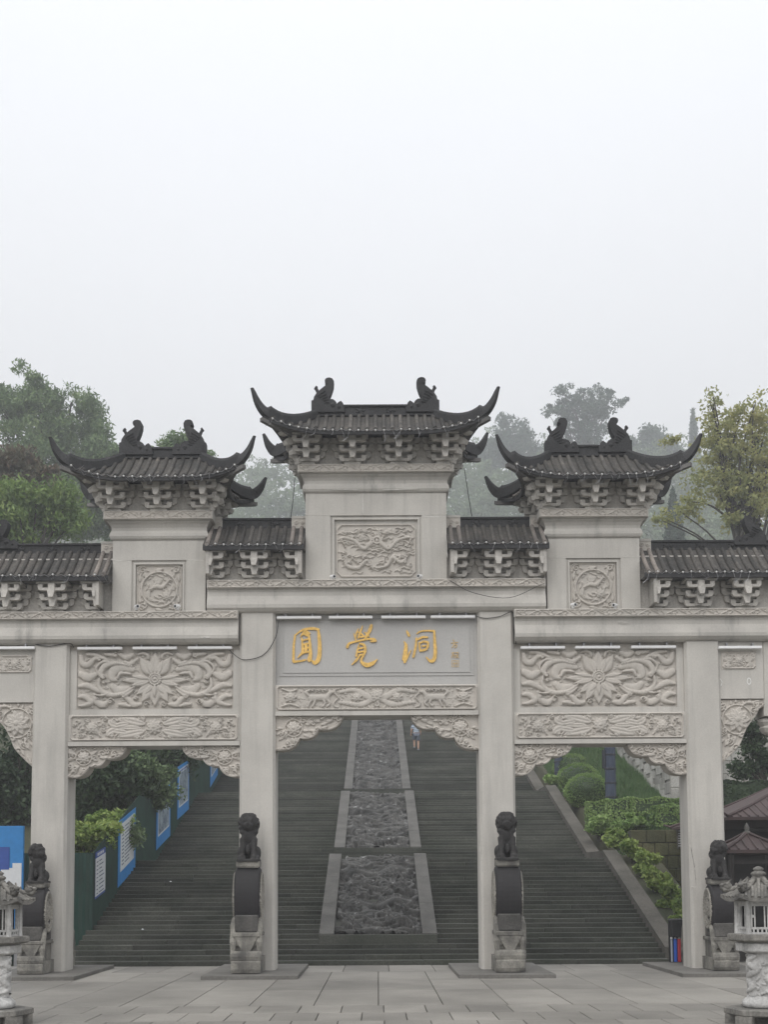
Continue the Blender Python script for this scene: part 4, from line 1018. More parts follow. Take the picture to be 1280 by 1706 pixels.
# ------------------------------------------------------------------ lower roofs between and beside the towers
def gable_roof(x0, x1, py_rt, py_tile, py_eave, py_fr, sets, halves, bare, D=1.02, post=True, orn=None):
    roof = sub('lower_roof', gate)
    zrt, zr, ze = at(PPX, py_rt, -0.08)[1], at(PPX, py_tile, -0.12)[1], at(PPX, py_eave, -D)[1]
    zf = zz(py_fr)+0.003; L = x1-x0
    Z = lambda y: zr-(zr-ze)*((abs(y)-0.1)/(D-0.1)+0.18*(abs(y)-0.1)/(D-0.1)*(1-(abs(y)-0.1)/(D-0.1)))
    ys = np.linspace(0.1, D, 7)
    m = MB()
    for s in (-1, 1): m.sweep([[(x, s*y, Z(y)-0.03) for y in ys] for x in (x0, x1)], cap=False, closed=False)
    m.build('pan_tiles', 'roof_dark', roof)
    n = max(3, int(round(L/TILE))); rear = MB(); dots = []
    for k in range(n):
        x = x0+(k+0.5)*L/n
        P = [(x, -y, Z(y)) for y in ys]
        near = any(abs(x-bx) < 0.42 for bx in bare)
        tile_row_mesh(P).build('tile_row', 'roof_bare' if near else 'roof_dark', roof)
        dots.append(Vector((x, -D-0.035, ze-0.03)))
        rear.add(*(lambda q: (q.v, q.f))(tile_row_mesh([(p[0], -p[1], p[2]) for p in P])))
    tag(rear.build('rear_tiles', 'roof_dark', roof), kind='stuff'); LAMPS.append(dots)
    for s in (-1, 1): MB().box(x0, x1, min(s*D, s*(D-0.08)), max(s*D, s*(D-0.08)), ze-0.17, ze-0.03).build('eave_board', 'ridge_dark', roof)
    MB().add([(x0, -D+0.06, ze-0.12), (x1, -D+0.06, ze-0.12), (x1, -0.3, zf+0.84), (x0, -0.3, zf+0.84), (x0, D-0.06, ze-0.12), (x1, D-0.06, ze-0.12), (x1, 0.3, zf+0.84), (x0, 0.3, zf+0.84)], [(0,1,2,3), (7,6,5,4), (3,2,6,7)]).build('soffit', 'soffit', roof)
    MB().box(x0, x1, -0.34, 0.34, zf, max(zf+0.86, zr-0.25)).build('bracket_wall', 'bracket_stone', roof)
    main_ridge(roof, x0+(0.35 if bare else 0), x1-(0.35 if bare else 0) if len(bare) != 1 else x1, zr-0.05, zrt, 0.1) if len(bare) != 1 else main_ridge(roof, x0+(0.4 if bare[0] < (x0+x1)/2 else 0), x1-(0.4 if bare[0] > (x0+x1)/2 else 0), zr-0.05, zrt, 0.1)
    for bx in bare:
        d = 1 if bx < (x0+x1)/2 else -1; a, b = sorted((bx, bx+d*0.40))
        p = MB().cbox(a, b, -0.13, 0.13, zr-0.05, zrt+0.02, 0.01); p.box(a-0.0, b+0.0, -0.15, 0.15, zrt-0.03, zrt+0.035)
        R = Relief(0.36, max(0.12, zrt-zr-0.02), 0.0135); R.spiral(-0.06, 0, 0.06, 1.3, 0.016, 0.03); R.spiral(0.1, 0.01, 0.05, 1.2, 0.014, 0.03, d=-1)
        o = p.build('ridge_end', 'stone', roof); link('carving', R.mesh('carving'), 'carved', o, ((a+b)/2, -0.133, (zr+zrt)/2-0.02))
    for x in sets: link('bracket_set', DG[0], 'bracket_stone', roof, (x, -0.336, zf+0.004))
    for x, h in halves:
        link('bracket_set', DG[h], 'bracket_stone', roof, (x, -0.337, zf+0.004))
        MB().box(min(x, x-h*0.09), max(x, x-h*0.09), -0.95, -0.3, zf+0.1, zf+0.82).build('end_board', 'bracket_stone', roof)
    if orn is not None: link('ridge_ornament', ORN, 'ridge_dark', roof, (orn[0], 0, zrt-0.02), (0, 0, 0), (orn[1]*1.05, 1.1, 1.05))
    return roof
for s in (-1, 1):
    a, b = sorted((s*1.95, s*4.68))
    gable_roof(a, b, 862.5, 877, 904, 967, (s*3.31,), ((a+0.16, 1), (b-0.16, -1)), (a, b))
    a, b = sorted((s*7.24, s*11.3))
    inner = a if s > 0 else b
    gable_roof(a, b, 903, 917, 954, 1018, (s*8.78, s*10.04), ((inner+s*0.34, s),), (inner,), orn=(s*10.75, -s))

# pale mortar smears and a crack in the stonework
def smear(px0, py0, px1, py1, w, y, mat='smear', seed=0):
    g = random.Random(seed); n = 9; A = Vector((*at(px0, py0, y), 0)); B = Vector((*at(px1, py1, y), 0)); d = (B-A); nn = Vector((-d.y, d.x, 0)).normalized(); L = []; R_ = []
    for i in range(n):
        c = A+d*(i/(n-1))+nn*g.uniform(-0.3, 0.3)*w; q = w*g.uniform(0.35, 1.0)*(0.3 if i in (0, n-1) else 1); L.append(c+nn*q); R_.append(c-nn*q)
    m = MB(); P = L+R_[::-1]; k = len(P)
    m.add([(p.x, y-0.004, p.y) for p in P]+[(p.x, y+0.01, p.y) for p in P], [(i, i+1, k-2-i, k-1-i) for i in range(n-1)]+[(i, (i+1) % k, k+(i+1) % k, k+i) for i in range(k)])
    m.build({'smear': 'mortar_smear', 'crack_grey': 'column_crack'}.get(mat, 'crack'), mat, gate)
for q, (x0, y0, x1, y1, w, y) in enumerate(((607, 822, 607, 855, 0.022, -0.462), (709, 862, 745, 861, 0.02, -0.46), (556, 815, 600, 816, 0.012, -0.56), (640, 816, 700, 815, 0.016, -0.56), (745, 885, 748, 930, 0.02, -0.46), (186, 930, 220, 934, 0.012, -0.46), (312, 931, 342, 932, 0.014, -0.46), (918, 933, 943, 933, 0.012, -0.46), (335, 1060, 352, 1060, 0.02, -0.65), (1031, 1037, 1050, 1040, 0.01, -0.63), (800, 1410, 800, 1420, 0.01, -0.5), (1152, 1480, 1160, 1481, 0.012, -0.5))):
    smear(x0, y0, x1, y1, w, y, 'smear', q)
smear(1152, 1415, 1158, 1450, 0.014, -0.5, 'crack_grey', 31); smear(1158, 1450, 1160, 1478, 0.012, -0.5, 'crack_grey', 32)  # grey strips drawing the crack in the rightmost column


# ================================================================== ground, plaza, stairs, hill
def struct(o): o['kind'] = 'structure'; return o
struct(MB().add([(-900,-500,-0.12),(900,-500,-0.12),(900,1500,-0.12),(-900,1500,-0.12)], [(0,1,2,3)]).build('ground', 'earth'))
plaza = struct(MB().box(-26, 26, -48, 3.4, -0.1, -0.03).build('plaza', 'joint'))
struct(MB().box(9.2, 26, 3.4, 13.2, -0.1, -0.032).build('side_yard', 'plinth_stone'))
SL = {}
def paving(x0, x1, y0, y1):
    w, d = round(x1-x0, 3), round(y1-y0, 3)
    if (w, d) not in SL: SL[(w, d)] = MB().cbox(-w/2+0.009, w/2-0.009, -d/2+0.009, d/2-0.009, -0.05, 0.0, 0.007).mesh('paving_slab')
    link('paving_slab', SL[(w, d)], 'plaza_stone', plaza, ((x0+x1)/2, (y0+y1)/2, random.uniform(-0.003, 0.002)), (random.uniform(-0.0012, 0.0012), random.uniform(-0.0012, 0.0012), 0))
rows = [(3.3, 0.3), (0.3, -2.7), (-2.7, -5.4), (-5.4, -8.8)]
for y1, y0 in rows:
    off = 0.0 if y0 < 0 else 0.3
    for k in range(-10, 10): paving(k*1.27+off, (k+1)*1.27+off, y0, y1)
y1 = -8.8; j = 0
while y1 > -14.0:
    for k in range(-14, 14): paving(k*0.8+0.4*(j % 2)+0.1, (k+1)*0.8+0.4*(j % 2)+0.1, y1-1.3, y1)
    y1 -= 1.3; j += 1
big = MB().box(-13.5, 13.5, -47, y1-0.01, -0.05, -0.002); big.build('near_paving', 'plaza_stone', plaza)

RISE = 0.14
FL = [(2.9, 0.0, 24, 0.4125), (16.2, 24*RISE, 27, 0.425), (31.0, 51*RISE, 78, 0.4245)]
def noz(y):
    z = 0.0
    for y0, z0, n, t in FL:
        if y >= y0: z = z0 + min(n, (y-y0)/t)*RISE
    return z
stairs = sub('stairs', None); struct(stairs)
SX0, SX1 = -9.3, 8.62
for y0, z0, n, t in FL:
    me = MB().cbox(SX0, SX1, -0.012, t+0.06, -RISE-0.05, 0.0, 0.012).mesh('step')
    for k in range(n):
        if z0 == 0.0:                                   # nearest flight: single blocks
            x = SX0
            while x < SX1-0.01:
                w = min(random.uniform(1.6, 3.0), SX1-x); w = SX1-x if SX1-x-w < 0.8 else w
                MB().cbox(x+0.003, x+w-0.003, -0.012, t+0.06, -RISE-0.05, 0.0, 0.014).build('step_block', 'step_stone', stairs, loc=(0, y0+k*t+random.uniform(-0.008, 0.008), z0+(k+1)*RISE+random.uniform(-0.007, 0.005)), rot=(random.uniform(-0.004, 0.004), 0, 0)); x += w
            continue
        link('step', me, 'step_stone', stairs, (random.uniform(-0.01, 0.01), y0+k*t+random.uniform(-0.004, 0.004), z0+(k+1)*RISE+random.uniform(-0.003, 0.003)), (random.uniform(-0.0006, 0.0006), random.uniform(-0.0005, 0.0005), 0))
for (ya, yb, z) in ((12.8, 16.2, 24*RISE), (27.675, 31.0, 51*RISE), (64.1, 72, 129*RISE)):
    MB().cbox(SX0, SX1, ya+0.08, yb+0.3, z-0.3, z+0.001, 0.01).build('landing', 'step_stone', stairs)
# sloping kerb on the right of the stairs
def profile_strip(x0, x1, up, dn, ys, f=noz):
    P = [(y, f(y)+up) for y in ys] + [(y, f(y)-dn) for y in ys[::-1]]
    return MB().prism(P, x0, x1, 'x')
for ya, yb in ((3.3, 12.7), (12.72, 16.1), (16.12, 27.6), (27.62, 30.9), (30.92, 63.5)):
    n = 2; ys = [ya+(yb-ya)*k/n for k in range(n+1)]
    o = profile_strip(8.6+(0.0 if yb-ya > 5 else 0.003), 9.14, 0.34 if yb-ya > 5 else 0.30, 0.8, ys).build('stair_kerb', 'side_kerb', stairs)
# bank right of the stairs: follows them near the kerb, rises to the foot of the pale wall
NY = np.linspace(0, 80, 1601); NZ = np.array([noz(v) for v in NY])
def bank_z(x, y):
    n_ = np.interp(y, NY, NZ)+0.12; w_ = np.maximum(4.4, 6.5+0.319*(y-22.5)); s_ = np.clip((x-10.5)/2.2, 0, 1); s_ = s_*s_*(3-2*s_)
    return n_+(w_-n_)*s_
# hill
def hill_z(x, y):
    g = 0.338*max(0, y-2.9) if y < 480 else 0.338*477.1+0.08*(y-480)
    if abs(x) < 9.7 and y < 75: return noz(y)-0.75 if y > 2.8 else -0.3
    if x >= 9.7:
        if y < 13.4: return -0.25
        if y < 50 or x < 15.2: return float(bank_z(x, y))
    if x < -9.7 and y < 5.9: return -0.25
    return g + 0.8*sin(x*0.21+y*0.13)*min(1, max(0, (y-20)/30)) + 0.02*abs(x)*(1 if y > 30 else 0)
xs = np.unique(np.concatenate([np.linspace(-500, -10, 36), [-9.75, -9.65, 0, 9.65, 9.75], np.linspace(10, 14, 13), np.linspace(15, 24, 10), np.linspace(28, 500, 32)]))
ysg = np.unique(np.concatenate([np.linspace(2.0, 5.8, 3), np.linspace(6.0, 13.3, 6), [13.45], np.linspace(14, 60, 47), np.linspace(66, 700, 50)]))
V = np.array([(x, y, hill_z(x, y)) for y in ysg for x in xs]); nx = len(xs)
jj, ii = np.meshgrid(np.arange(len(ysg)-1), np.arange(nx-1), indexing='ij'); a = (jj*nx+ii).ravel()
struct(link('hill', npmesh('hill', V, np.stack([a, a+1, a+nx+1, a+nx], 1)), 'earth'))

# ------------------------------------------------------------------ carved dragon ramps up the middle of the stairs
for (ya, za, yb, zb_, lab, sd_) in ((4.4, 0.845, 12.4, 3.55, 'lowest and nearest of the three carved dragon ramps up the middle of the stairs', 1),
                              (17.1, 3.96, 26.7, 7.13, 'middle of the three carved dragon ramps set in the long stairs', 2),
                              (31.7, 7.67, 53.8, 14.9, 'highest and longest carved dragon ramp near the top of the stairs', 3)):
    t = thing('dragon_ramp', lab, 'stone ramp', (0, ya, za), 0, 'carved dragon ramps')
    L = sqrt((yb-ya)**2+(zb_-za)**2); th = atan2(zb_-za, yb-ya)
    P = [(0, -0.95), (yb-ya, zb_-za-0.9), (yb-ya, zb_-za-0.19), (0, -0.19)]
    MB().prism(P[::-1], -1.82, 1.82, 'x').build('ramp_body', 'step_stone', t)
    MB().cbox(-1.84, 1.84, -0.03, 0.22, -0.42, -0.004, 0.015).build('front_block', 'step_stone', t)
    for s in (-1, 1):
        nk = max(3, int((yb-ya)/2.2))
        for k in range(nk):
            y0_, y1_ = (yb-ya)*k/nk+0.006, (yb-ya)*(k+1)/nk-0.006; m = (zb_-za)/(yb-ya)
            x0, x1 = sorted((s*1.375, s*1.83))
            MB().prism([(y0_, y0_*m-0.2), (y1_, y1_*m-0.2), (y1_, y1_*m+0.03), (y0_, y0_*m+0.03)][::-1], x0, x1, 'x').build('ramp_kerb', 'kerb_stone', t)
    R = cloud_dragons(2.74, L-0.24, 0.02 if sd_ < 3 else 0.03, sd_)
    R.H = np.minimum(R.H, 0.34)
    link('carving', R.mesh('carving'), 'dragon_stone', t, (0, (yb-ya)/2+0.1*cos(th)+0.2*sin(th), (zb_-za)/2-0.2*cos(th)+0.1*sin(th)), (-(pi/2-th), 0, 0))

# ================================================================== plinths, drum stones with lions
lg = np.random.default_rng(5)
def lion_mesh(turn):
    m = MB(); Rz = Matrix.Rotation(turn, 3, 'Z')
    m.box(-0.27, 0.27, -0.42, 0.4, 0.0, 0.07)
    m.ell((0, 0.17, 0.27), (0.23, 0.26, 0.23)); m.ell((0, 0.02, 0.5), (0.2, 0.2, 0.3), rot=Matrix.Rotation(-0.3, 3, 'X'))
    m.ell((0, -0.09, 0.62), (0.19, 0.16, 0.2))
    for s in (-1, 1):
        m.tube([(s*0.13, -0.12, 0.58), (s*0.14, -0.2, 0.32), (s*0.14, -0.24, 0.1)], [0.1, 0.085, 0.075], 8)
        m.ell((s*0.14, -0.29, 0.11), (0.085, 0.12, 0.065)); m.ell((s*0.2, 0.07, 0.22), (0.1, 0.21, 0.17)); m.ell((s*0.2, -0.12, 0.11), (0.075, 0.13, 0.06))
    H = Vector((0, -0.1, 0.95))
    def hp(x, y, z): v = Rz @ Vector((x, y, z)); return (H.x+v.x, H.y+v.y, H.z+v.z)
    m.ell(hp(0, 0, 0.0), (0.22, 0.2, 0.21)); m.ell((0, 0.08, 0.78), (0.23, 0.2, 0.2)); m.ell(hp(0, -0.17, -0.05), (0.12, 0.11, 0.085), rot=Rz); m.ell(hp(0, -0.15, -0.13), (0.09, 0.09, 0.04), rot=Rz)
    m.ell(hp(0, -0.26, -0.01), (0.055, 0.04, 0.04))
    for s in (-1, 1):
        m.ell(hp(s*0.085, -0.17, 0.07), (0.05, 0.04, 0.04)); m.ell(hp(s*0.17, -0.03, 0.1), (0.04, 0.06, 0.07)); m.tube([hp(s*0.02, -0.17, 0.1), hp(s*0.12, -0.15, 0.13)], 0.03, 5)
    for k in range(110):                                    # curls of the mane
        a, b = lg.random()*2*pi, lg.random()*2.2-1.0
        x, y, z = sin(a)*cos(b), cos(a)*cos(b), sin(b)
        if y < -0.25 and z < 0.6: continue
        m.ell(hp(0.235*x, 0.03+0.21*y, 0.0+0.24*z), (0.055,)*3, 6, 5)
    for k in range(14): a = -0.9+k*0.14; m.ell((0.19*sin(a*2.2), -0.06-0.1*cos(a*2.2), 0.74), (0.055,)*3, 6, 5)
    m.ell((0.0, -0.3, 0.3), (0.06, 0.05, 0.12)); m.tube([(0, 0.36, 0.2), (0, 0.45, 0.45), (0, 0.4, 0.65)], [0.06, 0.07, 0.03], 6)
    return remeshed(m, 'lion', 0.022, 1)
LION = {0: lion_mesh(0.0), 1: lion_mesh(0.95), -1: lion_mesh(-0.95)}
def drum_relief():
    R = Relief(1.36, 1.36, 0.017); A = 0.05
    R.ring(0, 0, 0.62, 0.045, A); R.ring(0, 0, 0.5, 0.018, A*0.7)
    g = np.random.default_rng(8)
    R.flower(0, 0, 0.3, A, 8)
    for k in range(40):
        a = g.random()*6.28; r = 0.3+0.17*g.random(); R.petal(r*cos(a), r*sin(a), a+1.4, 0.16, 0.08, A*(0.6+0.5*g.random()), groove=0.01)
    for k in range(30): a = 2*pi*k/30; R.stroke([(0.565*cos(a), 0.565*sin(a))]*2, 0.03, A, k=2)
    X, Z = np.meshgrid((R.x[:-1]+R.x[1:])/2, (R.z[:-1]+R.z[1:])/2)
    return R.mesh('disc_carving', X*X+Z*Z < 0.665**2)
DR = drum_relief()
dm = MB().lathe([(0.66, -0.33), (0.74, -0.325), (0.79, -0.28), (0.805, -0.15), (0.81, 0.0), (0.805, 0.15), (0.79, 0.28), (0.74, 0.325), (0.66, 0.33)], (0, 0, 0), 40, 'x').mesh('drum', False)
bm_ = MB()
CRAD = MB().cbox(-0.30, 0.30, -0.86, 0.72, 1.06, 1.5, 0.03).mesh('cradle_block')
bm_.prism([(-0.78, 1.06), (-0.95, 1.0), (-0.9, 0.72), (-0.8, 0.66), (-0.8, 0.42), (0.8, 0.42), (0.8, 1.06)][::-1], -0.29, 0.29, 'x')
bm_.cbox(-0.36, 0.36, -1.0, 0.82, 0.94, 1.055, 0.02)
bm_.prism([(-1.02, 0.02), (-1.08, 0.12), (-1.08, 0.3), (-0.98, 0.41), (0.84, 0.41), (0.84, 0.02)][::-1], -0.38, 0.38, 'x')
bm_.add([(-0.3, -0.97, 0.95), (0.3, -0.97, 0.95), (0.0, -0.99, 0.36), (-0.3, -0.8, 0.95), (0.3, -0.8, 0.95), (0.0, -0.8, 0.36)], [(0,2,1), (3,4,5), (0,3,5,2), (2,5,4,1), (1,4,3,0)])
for s in (-1, 1):
    bm_.lathe([(0.13, -0.2), (0.15, -0.15), (0.15, 0.15), (0.13, 0.2)], (s*0.2, -0.94, 0.44), 10, 'x')
    bm_.tube([(s*0.33, -0.5, 1.4), (s*0.34, -0.75, 1.2), (s*0.34, -0.92, 0.8), (s*0.34, -0.95, 0.45)], [0.07, 0.09, 0.09, 0.07], 8)
BASE = bm_.mesh('drum_base', False)
cush = MB().cbox(-0.3, 0.3, -0.5, 0.42, 0.0, 0.2, 0.04).mesh('cushion')
def drum_stone(x, yb, rz, turn, label, group):
    """drum stone standing on the plinth; its broad front faces local -y"""
    t = thing('lion_drum_stone', label, 'stone lion', (x, yb, 0.10), rz, group); t.scale = (1, 0.64, 1)
    link('drum_base', BASE, 'drum_base', t); link('cradle_block', CRAD, 'cradle', t)
    d = link('drum', dm, 'drum_black', t, (0, -0.05, 1.96))
    for s in (-1, 1): link('disc_carving', DR, 'drum_side', d, (s*0.329, 0, 0), (0, 0, s*pi/2))
    link('cushion', cush, 'drum_base', t, (0, 0.0, 2.72))
    link('lion', LION[turn], 'lion_stone', t, (0, 0.02, 2.88), (0, 0, 0), (1.06, 1.4, 1.06))
    return t
for x, lab, turn, rear in ((-XO, 'dark seated lion on drum stone before the leftmost column, head turned right', 1, 'rear drum stone half hidden behind the leftmost gateway column'),
                     (-XI, 'black stone lion on a drum stone before the column left of the central opening', 0, None),
                     (XI, 'black stone lion on a drum stone before the column right of the central opening', 0, None),
                     (XO, 'dark seated lion on drum stone before the rightmost column, head turned left', -1, 'rear drum stone half hidden behind the rightmost gateway column')):
    t = drum_stone(3.40*(1 if x > 0 else -1) if abs(x) < 5 else 8.98*(1 if x > 0 else -1), -1.08 if abs(x) < 5 else -1.0, 0.0, turn, lab, 'lion drum stones before the columns')
    if abs(x) > 5: t.scale = (0.86, 0.56, 0.815)
    if rear:
        t = drum_stone(x, 1.02, pi, 0, rear, 'lion drum stones behind the columns'); t.scale = (0.62, 0.52, 0.815)
    w = {-XO: 'leftmost', -XI: 'left inner', XI: 'right inner', XO: 'rightmost'}[x]
    pl = MB().cbox(x-1.22, x+1.22, -2.3, 2.2, -0.03, 0.1, 0.012).build('column_plinth', 'plinth_stone')
    tag(pl, f'low flat stone plinth slab under the {w} gateway column and its lion', 'plinth', 'plinth slabs under the columns')

# ================================================================== small fittings on the gateway
def led_bar(px0, px1, py, y, label):
    x0, z = at(px0, py, y); x1, _ = at(px1, py, y)
    t = thing('light_bar', label, 'light bar', ((x0+x1)/2, y, z), 0, 'light bars under the beams'); w = (x1-x0)/2
    MB().cbox(-w, w, -0.05, 0.05, -0.045, 0.03, 0.01).build('housing', 'white_metal', t)
    b = MB()
    for s in (-0.6, 0.6): b.box(w*s-0.02, w*s+0.02, -0.02, 0.2, 0.03, 0.12)
    b.build('bracket', 'grey_metal', t)
C4 = ('first from the left', 'second from the left', 'third from the left', 'rightmost')
for k, (a, b) in enumerate(((463, 537), (549.5, 622.5), (637, 711), (719.5, 793.5))): led_bar(a, b, 1028, -0.42, f'white light bar above the gold writing, {C4[k]} of four')
C3 = ('leftmost', 'middle', 'rightmost')
for k, (a, b) in enumerate(((130, 205), (222, 296), (314, 388))): led_bar(a, b, 1077.5, -0.42, f'white light bar over the left flower panel, {C3[k]} of three')
for k, (a, b) in enumerate(((869, 943), (960, 1035), (1053, 1128))): led_bar(a, b, 1080, -0.42, f'white light bar over the right flower panel, {C3[k]} of three')
led_bar(-18, 59, 1076, -0.52, 'white light bar at the left edge, left of the leftmost column')
led_bar(1199, 1271, 1081.5, -0.52, 'white light bar at the right edge, beyond the rightmost column')
def camera_dome(px, py, label, turn):
    x, z = at(px, py, -0.62)
    t = thing('security_camera', label, 'camera', (x, -0.62, z), turn, 'security cameras on the towers'); t.scale = (0.75,)*3
    MB().lathe([(0.05, -0.12), (0.05, -0.03), (0.03, 0.0)], (0, 0.02, 0), 10).build('mount', 'white_metal', t, True)
    MB().tube([(0, 0.08, 0.02), (0, -0.12, 0.0)], [0.075, 0.07], 12).build('housing', 'white_metal', t, False)
    MB().tube([(0, -0.115, 0.0), (0, -0.135, 0.0)], [0.05, 0.045], 10).build('lens', 'glass_dark', t)
for px, py, lab, tr in ((229, 1009, 'small white camera at the left foot of the left tower panel', 0.5), (297, 1009, 'small white camera at the right foot of the left tower panel', -0.6),
                        (957.5, 1010, 'small white camera at the left foot of the right tower panel', 0.5), (1027, 1011, 'small white camera at the right foot of the right tower panel', -0.6),
                        (556, 961, 'small white camera at the left foot of the central dragon panel', 0.6), (702, 961, 'small white camera at the right foot of the central dragon panel', -0.6)):
    camera_dome(px, py, lab, tr)
def cable(pts, label, r=0.011):
    P = smooth_path([(at(a, b, y)[0], y, at(a, b, y)[1]) for a, b, y in pts], 6)
    tag(MB().tube(P, r, 5).build('cable', 'cable_black'), label, 'cable', 'loose cables on the gateway')
cable([(494, 795, -0.7), (491, 830, -0.6), (487, 861, -0.2)], 'thin black cable hanging from the left eave of the central roof')
cable([(777, 780, -0.7), (783, 822, -0.6), (789, 861, -0.2)], 'thin black cable hanging from the right eave of the central roof')
cable([(466, 1032, -0.52), (460, 1062, -0.53), (440, 1090, -0.53), (408, 1098, -0.53), (390, 1088, -0.5), (384, 1082, -0.4)], 'black cable looping across the column left of the gold writing')
cable([(796, 1028, -0.52), (812, 1031, -0.53), (835, 1028, -0.53), (856, 1021, -0.56), (858, 1045, -0.56), (862, 1075, -0.5)], 'black cable running over the column right of the gold writing')
cable([(752, 968, -0.7), (790, 988, -0.72), (850, 997, -0.72), (905, 975, -0.72)], 'thin cable sagging over the beam right of the central tower', 0.008)
cable([(60, 1071, -0.53), (85, 1073.5, -0.53), (116, 1069, -0.53), (124, 1076, -0.45)], 'black cable across the top of the leftmost column', 0.012)
# strings of bulbs along the eaves
BULB = MB().ell((0, 0, 0), (0.028, 0.028, 0.03), 7, 5).mesh('bulb', True)
SN = ('central roof', 'left tower roof', 'right tower roof', 'lower roof left of the central tower', 'lower roof at the far left', 'lower roof right of the central tower', 'lower roof at the far right')
for nm, dots in zip(SN, LAMPS):
    t = thing('string_lights', f'string of white bulbs along the {nm} eave', 'string lights', dots[0], 0, 'strings of bulbs along the eaves')
    g = random.Random(len(nm)); w = MB(); P = []
    for i, d in enumerate(dots):
        q = d-dots[0]; q = q+Vector((0, 0, g.uniform(-0.02, 0.02))); P.append(q+Vector((0, 0.01, 0.02)))
        if g.random() < 0.9: link('bulb', BULB, 'bulb', t, q)
        if i+1 < len(dots): P.append((d+dots[i+1])/2-dots[0]+Vector((0, 0, -0.02-0.03*g.random())))
        if g.random() < 0.55:
            e1 = q+Vector((g.uniform(-0.2, 0.2), 0.03, -g.uniform(0.12, 0.34)))
            w.tube([q, (q+e1)/2+Vector((0.04, 0, -0.04)), e1, e1+Vector((g.uniform(0.05, 0.15), 0, g.uniform(0.02, 0.2)))], 0.0065, 3)
    w.tube(P, 0.008, 4); w.build('wire', 'grey_metal', t)

